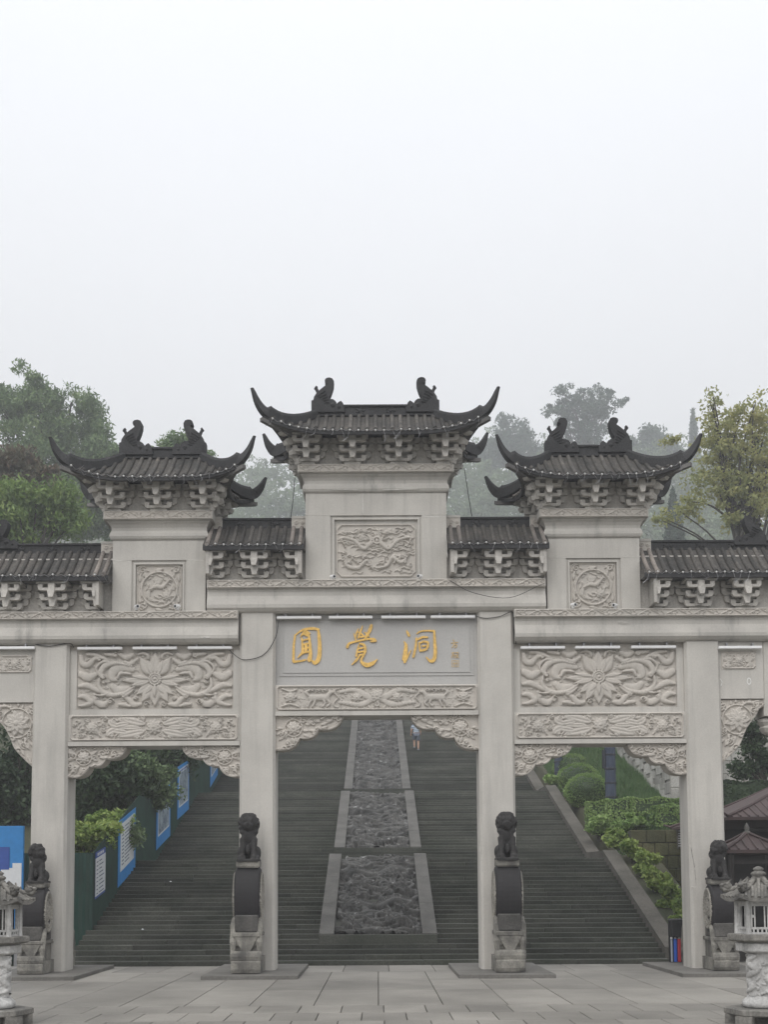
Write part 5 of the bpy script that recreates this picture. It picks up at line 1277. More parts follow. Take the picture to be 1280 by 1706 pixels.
# ================================================================== stone lanterns in the foreground
def lantern(x, y, label, rz):
    t = thing('stone_lantern', label, 'stone lantern', (x, y, 0), radians(rz), 'stone lanterns on the plaza')
    hexa = dict(n=6, ph=0.0)
    b = MB()
    b.lathe([(0.60, 0.17), (0.62, 0.19), (0.62, 0.27), (0.58, 0.29)], (0, 0, 0), 6)
    for k in range(6):
        a = k*pi/3; c, s = cos(a), sin(a)
        P = [(0.60*c-0.15*-s*q+0*c, 0.60*s-0.15*c*q) for q in (-1, 1)]
        b.add([(P[0][0], P[0][1], 0), (P[1][0], P[1][1], 0), (P[1][0]*0.7, P[1][1]*0.7, 0), (P[0][0]*0.7, P[0][1]*0.7, 0), (P[0][0], P[0][1], 0.175), (P[1][0], P[1][1], 0.175), (P[1][0]*0.7, P[1][1]*0.7, 0.175), (P[0][0]*0.7, P[0][1]*0.7, 0.175)],
              [(0,3,2,1),(4,5,6,7),(0,1,5,4),(1,2,6,5),(2,3,7,6),(3,0,4,7)])
    b.lathe([(0.38, 0.0), (0.38, 0.172)], (0, 0, 0), 6)
    b.build('foot', 'lantern_grey', t)
    w = MB()
    w.lathe([(0.26, 0.288), (0.31, 0.31), (0.325, 0.36), (0.31, 0.42), (0.25, 0.47), (0.235, 0.5)], (0, 0, 0), 16)
    w.build('lotus_seat', 'lantern_white', t, True)
    # shaft with a coiling dragon in relief: a height field wrapped round a rounded-square post
    nu, nv = 144, 60; R = Relief(2*pi, 0.74, 0.74/nv); R.x = np.linspace(-pi, pi, nu+1); R.nx = nu
    F = Relief(1.5, 0.74, 1.5/nu); F.nx = nu; g = np.random.default_rng(3)
    F.x = np.linspace(-0.75, 0.75, nu+1); F.nz = nv; F.z = np.linspace(-0.37, 0.37, nv+1); F.H = np.zeros((nv+1, nu+1))
    for s0 in (-0.75, -0.375, 0.0, 0.375):
        F.stroke([(s0, -0.33), (s0+0.22, -0.22), (s0+0.1, -0.05), (s0+0.3, 0.08), (s0+0.14, 0.22), (s0+0.28, 0.33)], [0.02, 0.05, 0.055, 0.05, 0.055, 0.03], 0.055)
    for k in range(70):
        a, z = (g.random()-0.5)*1.44, (g.random()-0.5)*0.66
        F.petal(a, z, g.random()*6.3, 0.1, 0.045, 0.03*(0.6+0.6*g.random()))
        if k % 3 == 0: F.spiral(a, z, 0.045, 1.2, 0.013, 0.035, ph=k)
    Vs = []
    for j in range(nv+1):
        for i in range(nu+1):
            th = 2*pi*i/nu; sq = 0.205/max(abs(cos(th))**6+abs(sin(th))**6, 1e-6)**(1/6.0); r = min(sq, 0.245)+F.H[j, i]*0.8
            Vs.append((r*cos(th), r*sin(th), 0.5+0.74*j/nv))
    link('shaft', npmesh('shaft', np.array(Vs), F.faces(), True), 'lantern_white', t)
    n_ = MB(); n_.lathe([(0.22, 1.235), (0.3, 1.27), (0.385, 1.285), (0.395, 1.30), (0.40, 1.42), (0.36, 1.44)], (0, 0, 0), 6)
    n_.build('neck', 'lantern_white', t)
    MB().lathe([(0.36, 1.438), (0.44, 1.45), (0.52, 1.475), (0.53, 1.49), (0.53, 1.575), (0.51, 1.59)], (0, 0, 0), 6).build('platform', 'lantern_grey', t)
    # light chamber: six posts, openwork panels
    RC = 0.36; ch = MB(); z0, z1 = 1.588, 2.17
    for k in range(6):
        a = k*pi/3; c, s = RC*cos(a), RC*sin(a); ch.lathe([(0.052, z0), (0.045, z0+0.08), (0.042, z1)], (c, s, 0), 8)
    o = ch.build('chamber', 'lantern_white', t, False)
    for k in range(6):
        a0, a1 = k*pi/3, (k+1)*pi/3; A = Vector((RC*0.97*cos(a0), RC*0.97*sin(a0), 0)); B = Vector((RC*0.97*cos(a1), RC*0.97*sin(a1), 0)); d = (B-A); L = d.length; d.normalize(); nrm = Vector((d.y, -d.x, 0)); pm = MB()
        def bar(u0, u1, v0, v1, th=0.018):
            q = [A+d*u0, A+d*u1]; pts = []
            for zz_ in (v0, v1):
                for p, e_ in ((q[0], 1), (q[1], 1), (q[1], -1), (q[0], -1)): pts.append((p.x+nrm.x*th*e_, p.y+nrm.y*th*e_, zz_))
            pm.add(pts, [(0,3,2,1),(4,5,6,7),(0,1,5,4),(1,2,6,5),(2,3,7,6),(3,0,4,7)])
        bar(0.03, L-0.03, z0, z0+0.035); bar(0.03, L-0.03, z0+0.085, z0+0.125); bar(0.03, L-0.03, z1-0.09, z1)
        for u in (0.035, 0.085): bar(u, u+0.024, z0+0.126, z1-0.091, 0.016); bar(L-u-0.024, L-u, z0+0.126, z1-0.091, 0.016)
        for u in (0.035, L-0.085): bar(u+0.024, u+0.052, z0+0.29, z0+0.34, 0.014)
        for u in np.linspace(0.06, L-0.09, 4): bar(u, u+0.03, z0+0.036, z0+0.084, 0.014)
        pm.build('lattice', 'lantern_white', o)
    MB().lathe([(0.27, z0), (0.27, z1)], (0, 0, 0), 6).build('inner_core', 'glass_dark', t)
    # six-sided tiled roof with upturned dragon corners
    r = MB(); rings = []
    for q in np.linspace(0, 1, 7):
        rad = 0.12+0.50*q; ring = []
        for k in range(24):
            a = k*pi/12; e_ = abs(((a+pi/6) % (pi/3))-pi/6)/(pi/6)
            flat = cos(pi/6)/cos(((a) % (pi/3))-pi/6); cor = (1-abs(((a) % (pi/3))-pi/6)/(pi/6)); cor = 1-cor
            ring.append((rad*flat*cos(a), rad*flat*sin(a), 2.54-0.32*(q+0.3*q*(1-q))+0.07*(cor**3)*q*q))
        rings.append(ring)
    low = [(x*1.0, y*1.0, z-0.06) for x, y, z in rings[-1]]; low2 = [(x*0.6, y*0.6, 2.165) for x, y, z in low]
    r.sweep(rings+[low, low2], cap=True)
    rf = r.build('roof', 'lantern_grey', t, False)
    for k in range(6):
        for q in (-0.66, -0.33, 0, 0.33, 0.66):
            a0 = pi/6+k*pi/3; d1 = Vector((cos(a0), sin(a0), 0)); d2 = Vector((-sin(a0), cos(a0), 0)); P = []
            for v in np.linspace(0.04+0.9*abs(q), 1, 5) if abs(q) > 0 else np.linspace(0, 1, 5):
                ap = (0.12+0.5*v)*cos(pi/6); off = q*0.62*0.5
                if abs(off) > ap*0.577: continue
                P.append(d1*ap+d2*off+Vector((0, 0, 2.555-0.32*(v+0.3*v*(1-v))+0.05*abs(q)**3*v*v)))
            if len(P) > 1: MB().tube(P, 0.032, 6).build('roof_tile', 'lantern_grey', rf)
        a = k*pi/3; D1 = Vector((cos(a), sin(a), 0)); dm_ = MB()
        pth = [D1*rr+Vector((0, 0, zz_)) for rr, zz_ in ((0.14, 2.57), (0.3, 2.43), (0.45, 2.37), (0.56, 2.37), (0.62, 2.42))]
        dm_.tube(pth, [0.05, 0.045, 0.05, 0.055, 0.03], 7)
        hd = D1*0.5+Vector((0, 0, 2.43)); dm_.ell(hd, (0.075, 0.075, 0.075), 8, 6); dm_.ell(hd+D1*0.09+Vector((0, 0, 0.02)), (0.05, 0.05, 0.035), 7, 5); dm_.ell(hd+D1*0.08-Vector((0, 0, 0.035)), (0.045, 0.045, 0.02), 7, 5)
        sd2 = Vector((-D1.y, D1.x, 0))
        for s in (-1, 1): dm_.tube([hd+sd2*0.05*s+Vector((0, 0, 0.04)), hd-D1*0.06+sd2*0.07*s+Vector((0, 0, 0.13))], [0.028, 0.008], 5); dm_.ell(hd+D1*0.04+sd2*s*0.05+Vector((0, 0, 0.045)), (0.022,)*3, 5, 4)
        for q in range(3): dm_.ell(D1*(0.36-0.08*q)+Vector((0, 0, 2.45+0.04*q)), (0.03, 0.03, 0.045), 5, 4)
        dm_.build('dragon_corner', 'lantern_grey', rf, True)
    MB().lathe([(0.16, 2.52), (0.15, 2.56), (0.09, 2.575), (0.085, 2.6), (0.12, 2.63), (0.125, 2.66), (0.09, 2.69), (0.06, 2.70), (0.085, 2.72), (0.085, 2.745), (0.05, 2.77), (0.015, 2.785)], (0, 0, 0), 12).build('finial', 'lantern_grey', t, True)
    t.scale = (1, 1, 0.94)
    return t
lantern(-6.54, -11.7, 'weathered stone lantern cut off by the left edge of the picture', 18)
lantern(6.40, -12.2, 'weathered stone lantern with dragon corners at the lower right edge', -18)

# ================================================================== hoarding and notices left of the stairs
FX = -9.15; FH = 2.5
hoard = thing('hoarding', 'dark green corrugated metal hoarding climbing along the left side of the stairs', 'fence', (FX, 5.6, 0))
def corr(n=9, amp=0.022):
    return [(k/n, amp*(1 if (k//1) % 2 else -1)) for k in range(n+1)]
y = 5.6
while y < 52:
    y1 = y+1.02; m = MB(); f0, f1 = noz(y)+0.02, noz(y1)+0.02
    for zoff in (0,): pass
    bot = [(dx, (y-5.6)+u*1.0, f0+(f1-f0)*u) for u, dx in corr()]; top = [(a, b, c+FH) for a, b, c in bot]
    bot2 = [(a-0.012, b, c) for a, b, c in bot]; top2 = [(a-0.012, b, c) for a, b, c in top]
    rings = [bot, top, top2, bot2]
    m.sweep([[r[i] for r in rings] for i in range(len(bot))])
    m.build('panel', 'fence_green', hoard); y = y1
hoard2 = thing('hoarding', 'dark green corrugated hoarding facing front beside the leftmost opening', 'fence', (FX, 5.6, 0))
for k in range(6):
    m = MB(); x0 = -k*1.02
    bot = [(x0-u*1.0, dx, 0.0) for u, dx in corr()]; rings = [bot, [(a, b, c+3.45) for a, b, c in bot], [(a, b+0.012, c+3.45) for a, b, c in bot], [(a, b+0.012, c) for a, b, c in bot]]
    m.sweep([[r[i] for r in rings] for i in range(len(bot))]).build('panel', 'fence_green', hoard2)
MB().cbox(-0.32, 0.3, -0.22, -0.05, 0.0, 0.42, 0.03).build('footing', 'kerb_stone', hoard2)
def banner(y0, y1, zb0, zb1, h, label, style):
    """sheared board fixed to the hoarding"""
    t = thing('notice_board', label, 'notice', (FX+0.05, y0, zb0), 0, 'notices on the hoarding'); w = y1-y0; sl = (zb1-zb0)/w
    def quad(m, a0, a1, b0, b1, x):
        P = [(x, a0*w, a0*w*sl+b0*h), (x, a1*w, a1*w*sl+b0*h), (x, a1*w, a1*w*sl+b1*h), (x, a0*w, a0*w*sl+b1*h)]
        m.add([(p[0]-0.012, p[1], p[2]) for p in P]+P, [(4,5,6,7),(3,2,1,0),(0,1,5,4),(1,2,6,5),(2,3,7,6),(3,0,4,7)])
    g = random.Random(int(y0*10))
    m = MB(); quad(m, 0, 1, 0, 1, 0.0); m.build('board', 'banner_navy' if style == 'notice' else 'banner_blue', t)
    if style == 'notice':
        m = MB(); quad(m, 0.0, 1.0, 0.05, 0.87, 0.006); m.build('sheet', 'banner_white', t)
        m = MB()
        for r in range(9):
            b = 0.79-r*0.085; quad(m, 0.1, 0.24, b-0.02, b, 0.011); quad(m, 0.36, 0.36+0.5*g.uniform(0.5, 1), b-0.022, b, 0.011)
        m.build('print', 'print_dark', t); m = MB()
        for q in range(4): quad(m, 0.18+0.17*q, 0.29+0.17*q, 0.905, 0.965, 0.008)
        m.build('heading', 'banner_white', t)
    else:
        m = MB(); quad(m, 0.12, 0.9, 0.2, 0.93, 0.006); m.build('sheet', 'banner_white', t)
        if style == 'list':
            m = MB()
            for r in range(11):
                b = 0.86-r*0.056
                quad(m, 0.2, 0.3, b-0.018, b, 0.011); quad(m, 0.36, 0.36+0.46*g.uniform(0.35, 1), b-0.016, b, 0.011)
            m.build('print', 'print_dark', t)
        else:
            m = MB(); quad(m, 0.16, 0.86, 0.23, 0.86, 0.0105); m.build('picture', 'banner_photo', t)
            m = MB()
            for q in range(5): quad(m, 0.2+0.13*q, 0.29+0.13*q, 0.875, 0.915, 0.0105)
            m.build('heading', 'banner_navy', t)
_m2, _n2, _b2 = _mat('banner_photo')
_g2 = _n2.nodes.new('ShaderNodeNewGeometry').outputs['Position']
_c2 = _ramp(_n2, _noise(_n2, _g2, 2.2, 6, 0.75), 0.38, (0.03, 0.06, 0.12), 0.62, (0.42, 0.5, 0.55)); _n2.links.new(_c2, _b2.inputs['Base Color'])
banner(5.75, 7.1, 1.95, 2.2, 1.5, 'white notice with dark blue heading, nearest on the green hoarding', 'notice')
banner(9.0, 11.9, 2.32, 3.05, 2.3, 'blue board with a white printed list, second along the green hoarding', 'list')
banner(16.0, 19.2, 3.85, 4.6, 2.4, 'blue picture board partly hidden by the overhanging branches', 'photo')
banner(21.0, 24.2, 5.4, 6.1, 2.4, 'blue picture board high up the hoarding, just above the branches', 'photo')
banner(31.3, 34.3, 7.75, 8.75, 2.4, 'small far blue board on the hoarding at the top left of the stairs', 'photo')
bb = thing('billboard', 'tall bright blue billboard at the left edge behind the leftmost column', 'billboard', (-12.4, 4.3, 0))
MB().cbox(-2.4, 1.42, -0.06, 0.06, 0.5, 4.25, 0.01).build('board', 'banner_blue', bb)
MB().box(0.75, 1.38, -0.075, -0.062, 2.2, 2.95).box(1.1, 1.38, -0.0755, -0.062, 2.952, 3.1).build('picture', 'banner_white', bb)
MB().box(0.35, 1.0, -0.079, -0.0755, 2.9, 3.6).build('navy_patch', 'banner_navy', bb)  # flat navy patch of the printed board
for q in (-2.2, 1.2): MB().box(q-0.05, q+0.05, 0.07, 0.16, -0.1, 4.1).build('post', 'grey_metal', bb)

# ================================================================== right side: walls, hedges, lamps, pavilions
def block_wall(name, label, P0, dirv, length, z_of, ncourse, bl, bh, mat, th=0.45, seed=0, cap=None):
    """courses of single blocks on a mortar core; dirv is the run of the face seen from its left"""
    g = random.Random(seed); t = thing(name, label, 'wall', P0)
    t.rotation_euler = (0, 0, atan2(dirv[1], dirv[0])); core = MB(); meshes = [MB().cbox(0, 1, 0, 1, 0, 1, 0.035).mesh('block') for _ in range(1)]
    me = meshes[0]; me.materials.append(MATS[mat])
    n = int(length/0.5); rows_ = [[(length*k/n, 0.06, z_of(length*k/n)-0.4), (length*k/n, 0.06, z_of(length*k/n)+ncourse*bh-0.05), (length*k/n, th, z_of(length*k/n)+ncourse*bh-0.05), (length*k/n, th, z_of(length*k/n)-0.4)] for k in range(n+1)]
    core.sweep(rows_).build('core', 'mortar' if mat == 'wall_block' else 'joint', t)
    for r in range(ncourse):
        x = -bl*0.5*(r % 2)
        while x < length-0.1:
            w = bl*g.uniform(0.75, 1.3); a, b = max(0, x), min(length, x+w)
            if b-a > 0.12: link('block', me, mat, t, (a+0.012, g.uniform(-0.03, 0.03), z_of((a+b)/2)+r*bh+0.012), (0, 0, 0), (b-a-0.024, th*0.8, bh-0.024))
            x += w
    return t
w1 = block_wall('retaining_wall', 'mossy dark stone block retaining wall behind the yellow-green shrubs', (9.75, 13.0, 0), (1, 0), 9.3, lambda u: -0.05, 9, 0.62, 0.5, 'mossy_block', 0.5, 3)
WZ = lambda u: 6.25+0.345*u
w2 = block_wall('terrace_wall', 'pale stone block wall running up the slope above the grass', (13.2, 44.0, 0), (0, -1), 23.5, lambda u: 6.5+0.319*(44.0-u-22.5)-0.12, 8, 1.0, 0.55, 'wall_block', 0.6, 4)
w3 = block_wall('terrace_wall', 'pale streaked stone wall seen through the right end bay', (13.23, 20.45, 0), (1, 0), 9.0, lambda u: 5.5, 8, 1.0, 0.6, 'wall_block', 0.6, 5)
sg = thing('wall_sign', 'small grey sign with lines of writing fixed to the mossy wall', 'sign', (at(1135, 1402, 12.93, True)[0], 12.93, at(1135, 1402, 12.93, True)[1]))
MB().cbox(-0.16, 0.16, -0.03, 0.03, -0.38, 0.38, 0.01).build('panel', 'lantern_grey', sg)
m = MB()
for k in range(7): m.box(-0.12, 0.12-0.03*(k % 2), -0.036, -0.031, 0.26-k*0.095, 0.3-k*0.095)
m.build('print', 'banner_white', sg)
# planter wedge beside the kerb
P = [(3.6, -0.2), (13.0, -0.2), (13.0, noz(12.7)+0.16), (3.6, noz(3.6)+0.05)]
struct(MB().prism(P[::-1], 9.18, 10.7, 'x').build('planter_bed', 'earth'))

def bush(name, label, c, r, n, L, W, mat, seed, shape='ell', group=None, core=True, cat='shrub'):
    """leaf shell over a dark inner body"""
    g = np.random.default_rng(seed); t = thing(name, label, cat, (c[0], c[1], c[2]-r[2]), 0, group)
    if shape == 'ell':
        p = g.normal(size=(n, 3)); p /= np.linalg.norm(p, axis=1)[:, None]; nrm = p.copy()
        bump = 1+0.07*np.sin(p[:, 0]*7+seed)*np.sin(p[:, 1]*6+1)*np.sin(p[:, 2]*7+2)
        pts = p*np.array(r)*(0.9+0.14*g.random(n))[:, None]*bump[:, None]
    else:
        f = g.integers(0, 5, n); u = g.random((n, 2))*2-1; pts = np.zeros((n, 3)); nrm = np.zeros((n, 3))
        for k, (ax, sg_) in enumerate(((0, -1), (0, 1), (1, -1), (2, 1), (2, 1))):
            q = f == k; o_ = [i for i in range(3) if i != ax]
            pts[q, ax] = sg_; nrm[q, ax] = sg_; pts[q, o_[0]] = u[q, 0]; pts[q, o_[1]] = u[q, 1]
        pts = np.sign(pts)*np.abs(pts)*np.array(r)*(0.93+0.12*g.random(n))[:, None]
        pts += 0.05*np.sin(pts[:, [1, 2, 0]]*5+seed)
    V, F = leaves(pts, L, W, 0.0, seed, out=nrm)
    V[:, 2] += r[2]
    link('foliage', npmesh('foliage', V, F), mat, t)
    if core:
        if shape == 'ell': MB().ell((0, 0, r[2]), tuple(v*0.88 for v in r), 14, 10).build('dark_core', 'leaf_dark', t, True)  # plain dark solid filling the inside of the leaf shell
        else: MB().cbox(-r[0]*0.92, r[0]*0.92, -r[1]*0.92, r[1]*0.92, 0.02, r[2]*1.9, 0.1).build('dark_core', 'leaf_dark', t)
    return t
def loose_bush(name, label, px, py, D, rx, rz, n, mat, seed, group=None, cat='shrub', L=0.19, W=0.11, lobes=9):
    """untrimmed shrub: sprays of leaves on thin stems"""
    g = np.random.default_rng(seed); x, z = at(px, py, D-31.8, True); k = D/FPX; R = np.array([rx*k, rx*k*0.8, rz*k])
    t = thing(name, label, cat, (x, D-31.8, z-R[2]), 0, group); cs = []; st = MB()
    for q in range(lobes):
        p = g.normal(size=3); p /= np.linalg.norm(p); c = p*R*(0.35+0.6*g.random()); cs.append(c)
        st.tube(smooth_path([(c[0]*0.2, c[1]*0.2, -R[2]*0.3), c*0.5+np.array([0, 0, R[2]*0.7]), c+np.array([0, 0, R[2]])], 3), 0.014, 4)
    pts = np.concatenate([clump_points(c, R*(0.3+0.28*g.random()), n//lobes, g) for c in cs])
    V, F = leaves(pts, L, W, 0.1, seed, up=1.2); V[:, 2] += R[2]
    link('foliage', npmesh('foliage', V, F), mat, t); st.build('stems', 'bark', t)
    return t
def pxbush(name, label, px, py, D, rx, ry, rz, n, mat, seed, shape='ell', L=0.11, W=0.07, group=None, cat='shrub'):
    x, z = at(px, py, D-31.8, True); k = D/FPX
    return bush(name, label, (x, D-31.8, z), (rx*k, ry*k, rz*k), n, L, W, mat, seed, shape, group, cat=cat)
G1 = 'clipped hedges beside the stairs'
pxbush('round_bush', 'nearest large round clipped bush beside the stairs, left of the dark lamp post', 978, 1322, 56.5, 37, 44, 30, 6500, 'leaf_hedge', 1, group=G1)
pxbush('round_bush', 'second round clipped bush up the slope, behind the nearest one', 963, 1303, 61, 36, 44, 28, 5200, 'leaf_hedge', 2, group=G1)
pxbush('round_bush', 'third round clipped bush up the slope beside the stairs', 953, 1284, 66, 31, 44, 25, 4200, 'leaf_hedge', 3, group=G1)
pxbush('round_bush', 'farthest of the round clipped bushes, under the arch bracket', 950, 1264, 73, 27, 80, 22, 3600, 'leaf_hedge', 4, group=G1)
loose_bush('low_shrub', 'loose little shrub against the kerb left of the round bushes', 922, 1300, 61, 16, 14, 1200, 'leaf_hedge', 5, group=G1)
pxbush('box_hedge', 'low square clipped hedge at the foot of the round bushes', 995, 1362, 51, 18, 22, 22, 3000, 'leaf_hedge', 6, 'box', group=G1)
pxbush('box_hedge', 'square clipped hedge right behind the dark lamp post', 1040, 1354, 50, 30, 22, 18, 3200, 'leaf_hedge', 7, 'box', group=G1)
pxbush('box_hedge', 'long clipped hedge at the foot of the grass slope', 1096, 1348, 49.5, 46, 14, 13, 3600, 'leaf_hedge', 8, 'box', group=G1)
pxbush('box_hedge', 'dark clipped hedge above the mossy wall, beside the rightmost column', 1120, 1364, 47, 30, 18, 17, 3200, 'leaf_hedge', 9, 'box', group=G1)
loose_bush('low_shrub', 'rounded low shrub just right of the dark lamp post foot', 1058, 1374, 47.5, 30, 14, 2200, 'leaf_hedge', 10, group=G1, L=0.15, W=0.09, lobes=14)
loose_bush('low_shrub', 'pale rounded shrub just left of the dark lamp post foot', 1000, 1380, 49, 22, 20, 2200, 'leaf_hedge', 11, group=G1, L=0.15, W=0.09, lobes=12)
G2 = 'yellow-green shrubs along the stair kerb'
for k, (px, py, D, rx, rz, lab) in enumerate(((1030, 1399, 45.5, 22, 14, 'highest of the yellow-green shrubs beside the kerb, below the lamp post'), (1056, 1420, 43.8, 22, 16, 'second yellow-green shrub down the kerb, left of the mossy wall'),
        (1075, 1443, 42.4, 20, 16, 'third yellow-green shrub down the kerb, in front of the mossy wall'), (1098, 1472, 40.6, 20, 18, 'fourth yellow-green shrub down the kerb'),
        (1118, 1500, 39.2, 22, 20, 'large yellow-green shrub near the foot of the rightmost column'), (1131, 1527, 37.6, 18, 18, 'lowest yellow-green shrub, just above the black stand'))):
    loose_bush('kerb_shrub', lab, px, py, D, rx*1.25, rz*1.2, 1500, 'leaf_ivy', 20+k, group=G2)
# grass on the slope
g = np.random.default_rng(2); n = 42000
gx = 10.0+3.25*g.random(n); gy = 15.8+g.random(n)**0.8*32; gz = bank_z(gx, gy)-0.02
hgt = (0.14+0.22*g.random(n))*(0.6+0.8*np.abs(np.sin(gx*2.1+1.3*np.sin(gy*0.9)))); an = g.random(n)*6.3; ln = (g.random((n, 2))-0.5)*0.16
A = np.stack([gx-0.02*np.cos(an), gy-0.02*np.sin(an), gz], 1); B = np.stack([gx+0.02*np.cos(an), gy+0.02*np.sin(an), gz], 1); T = np.stack([gx+ln[:, 0], gy+ln[:, 1], gz+hgt], 1)
tag(link('grass', npmesh('grass', np.stack([A, B, T], 1).reshape(-1, 3), np.arange(3*n).reshape(-1, 3)), 'grass'), 'green grass on the slope below the pale stone wall', 'grass', kind='stuff')
def lamp_post(px, D, py_base, label, h=6.5):
    x, z = at(px, py_base, D-31.8, True)
    t = thing('lamp_post', label, 'lamp post', (x, D-31.8, z-0.15), radians(8), 'dark blue lamp posts beside the stairs')
    m = MB().prism([(0.235*cos(a), 0.235*sin(a)) for a in np.linspace(0, 2*pi, 9)[:-1]+pi/8], 0, h, 'z'); m.build('shaft', 'lamp_blue', t)
    for k in range(10): MB().lathe([(0.25, 0), (0.26, 0.015), (0.26, 0.07), (0.25, 0.085)], (0, 0, 0.35+k*0.62), 8, ph=pi/8).build('band', 'lamp_band', t)
    MB().cbox(-0.3, 0.3, -0.3, 0.3, -0.2, 0.22, 0.03).build('foot', 'lamp_band', t)
    MB().box(-0.34, -0.24, -0.1, 0.08, 2.9, 3.7).build('junction_box', 'lamp_band', t)
    MB().lathe([(0.2, h), (0.34, h+0.1), (0.36, h+0.7), (0.1, h+0.9)], (0, 0, 0), 8).build('lamp_head', 'banner_white', t)
lamp_post(1019, 50.6, 1389, 'thick dark blue banded lamp post among the hedges right of the stairs')
lamp_post(932, 65.5, 1298, 'farther dark blue lamp post half hidden behind the arch bracket', 5.0)
# waste stand beside the first steps
x, _ = at(1127, 1608, 1.9, True); _, z0 = at(1127, 1572, 1.9, True)
st_ = thing('waste_stand', 'black-hooded stand with upright blue and red tubes beside the lowest steps', 'stand', (x, 1.9, 0.1))
MB().cbox(-0.2, 0.2, -0.15, 0.25, z0, z0+0.52, 0.03).build('hood', 'black_plastic', st_)
MB().box(-0.2, 0.2, 0.1, 0.2, 0.0, z0).build('back_plate', 'black_plastic', st_)
for k, mt in enumerate(('tube_grey', 'tube_blue', 'tube_red', 'tube_grey')):
    o = MB().tube([(-0.16+k*0.107, 0, 0.02), (-0.16+k*0.107, 0, z0-0.05)], 0.05 if k in (1, 2) else 0.03, 10).build('tube', mt, st_)
    MB().lathe([(0.035, 0), (0.03, 0.045)], (-0.16+k*0.107, 0, z0-0.049), 8).build('tube_cap', 'white_metal', o)
# red-roofed pavilions at the right edge
def pavilion(px_l, py_e, px_c, py_a, D, label, tw=1.0):
    y = D-31.8; xl, ze = at(px_l, py_e, y, True); xc, za = at(px_c, py_a, y, True); w = xc-xl
    t = thing('pavilion', label, 'pavilion', (xc, y+w, 0), 0, 'red-roofed pavilions')
    m = MB(); rings = []
    for q in np.linspace(0, 1, 7):
        r = 0.05*w+0.95*w*q; ring = []
        for k in range(32):
            a = pi/4+2*pi*k/32; c, s = cos(a), sin(a); e_ = 1/max(abs(c), abs(s)); lift = max(0, (e_-1)/0.414)**2
            ring.append((r*e_*c, r*e_*s, za-(za-ze)*(q+0.25*q*(1-q))+0.0*lift))
        rings.append(ring)
    low = [(a, b, c-0.1) for a, b, c in rings[-1]]; low2 = [(a*0.7, b*0.7, c-0.02) for a, b, c in low]
    m.sweep(rings+[low, low2]); rf = m.build('roof', 'red_roof', t)
    for sx in (-1, 1):
        for sy in (-1, 1):
            P = [Vector((sx*w*q, sy*w*q, za-(za-ze)*(q+0.25*q*(1-q))+0.04)) for q in (0.05, 0.35, 0.7, 1.0)]+[Vector((sx*w*1.06, sy*w*1.06, ze+0.14))]
            MB().tube(P, [0.06, 0.06, 0.06, 0.06, 0.03], 6).build('hip_ridge', 'red_roof', rf)
            MB().tube([(sx*w*0.75, sy*w*0.75, -0.1), (sx*w*0.75, sy*w*0.75, ze)], 0.09*tw, 8).build('post', 'dark_wood', t)
    n = int(2*w/0.28)
    for k in range(n):
        xk = (k+0.5)/n*2-1
        MB().tube([(xk*w*max(abs(xk), 0.06)/max(abs(xk), 1e-6)*1.0 if False else xk*w, -w*q, za-(za-ze)*(q+0.25*q*(1-q))+0.02) for q in np.linspace(max(abs(xk), 0.06), 1, 4)], 0.035, 5).build('tile_row', 'red_roof', rf)
    MB().lathe([(0.1, 0), (0.13, 0.06), (0.05, 0.12), (0.09, 0.2), (0.05, 0.28), (0.01, 0.36)], (0, 0, za-0.02), 8).build('finial', 'lantern_grey', t, True)
    MB().box(-w*0.74, w*0.74, -w*0.7, -w*0.66, 0.0, 0.9).box(-w*0.75, w*0.75, -w*0.72, -w*0.64, 0.898, 0.98).build('railing', 'dark_wood', t)
    MB().box(-w*0.75, w*0.75, -w*0.76, -w*0.7, ze-0.42, ze-0.3).build('eave_beam', 'dark_wood', t)
    MB().box(-w*0.7, w*0.7, w*0.6, w*0.66, 0.0, ze).build('back_wall', 'dark_wood', t)
pavilion(1213, 1367, 1400, 1282, 38.0, 'larger dark red pavilion roof at the right edge, behind the smaller one')
pavilion(1208, 1422, 1262, 1393, 35.5, 'smaller dark red pavilion roof beside the rightmost lion')

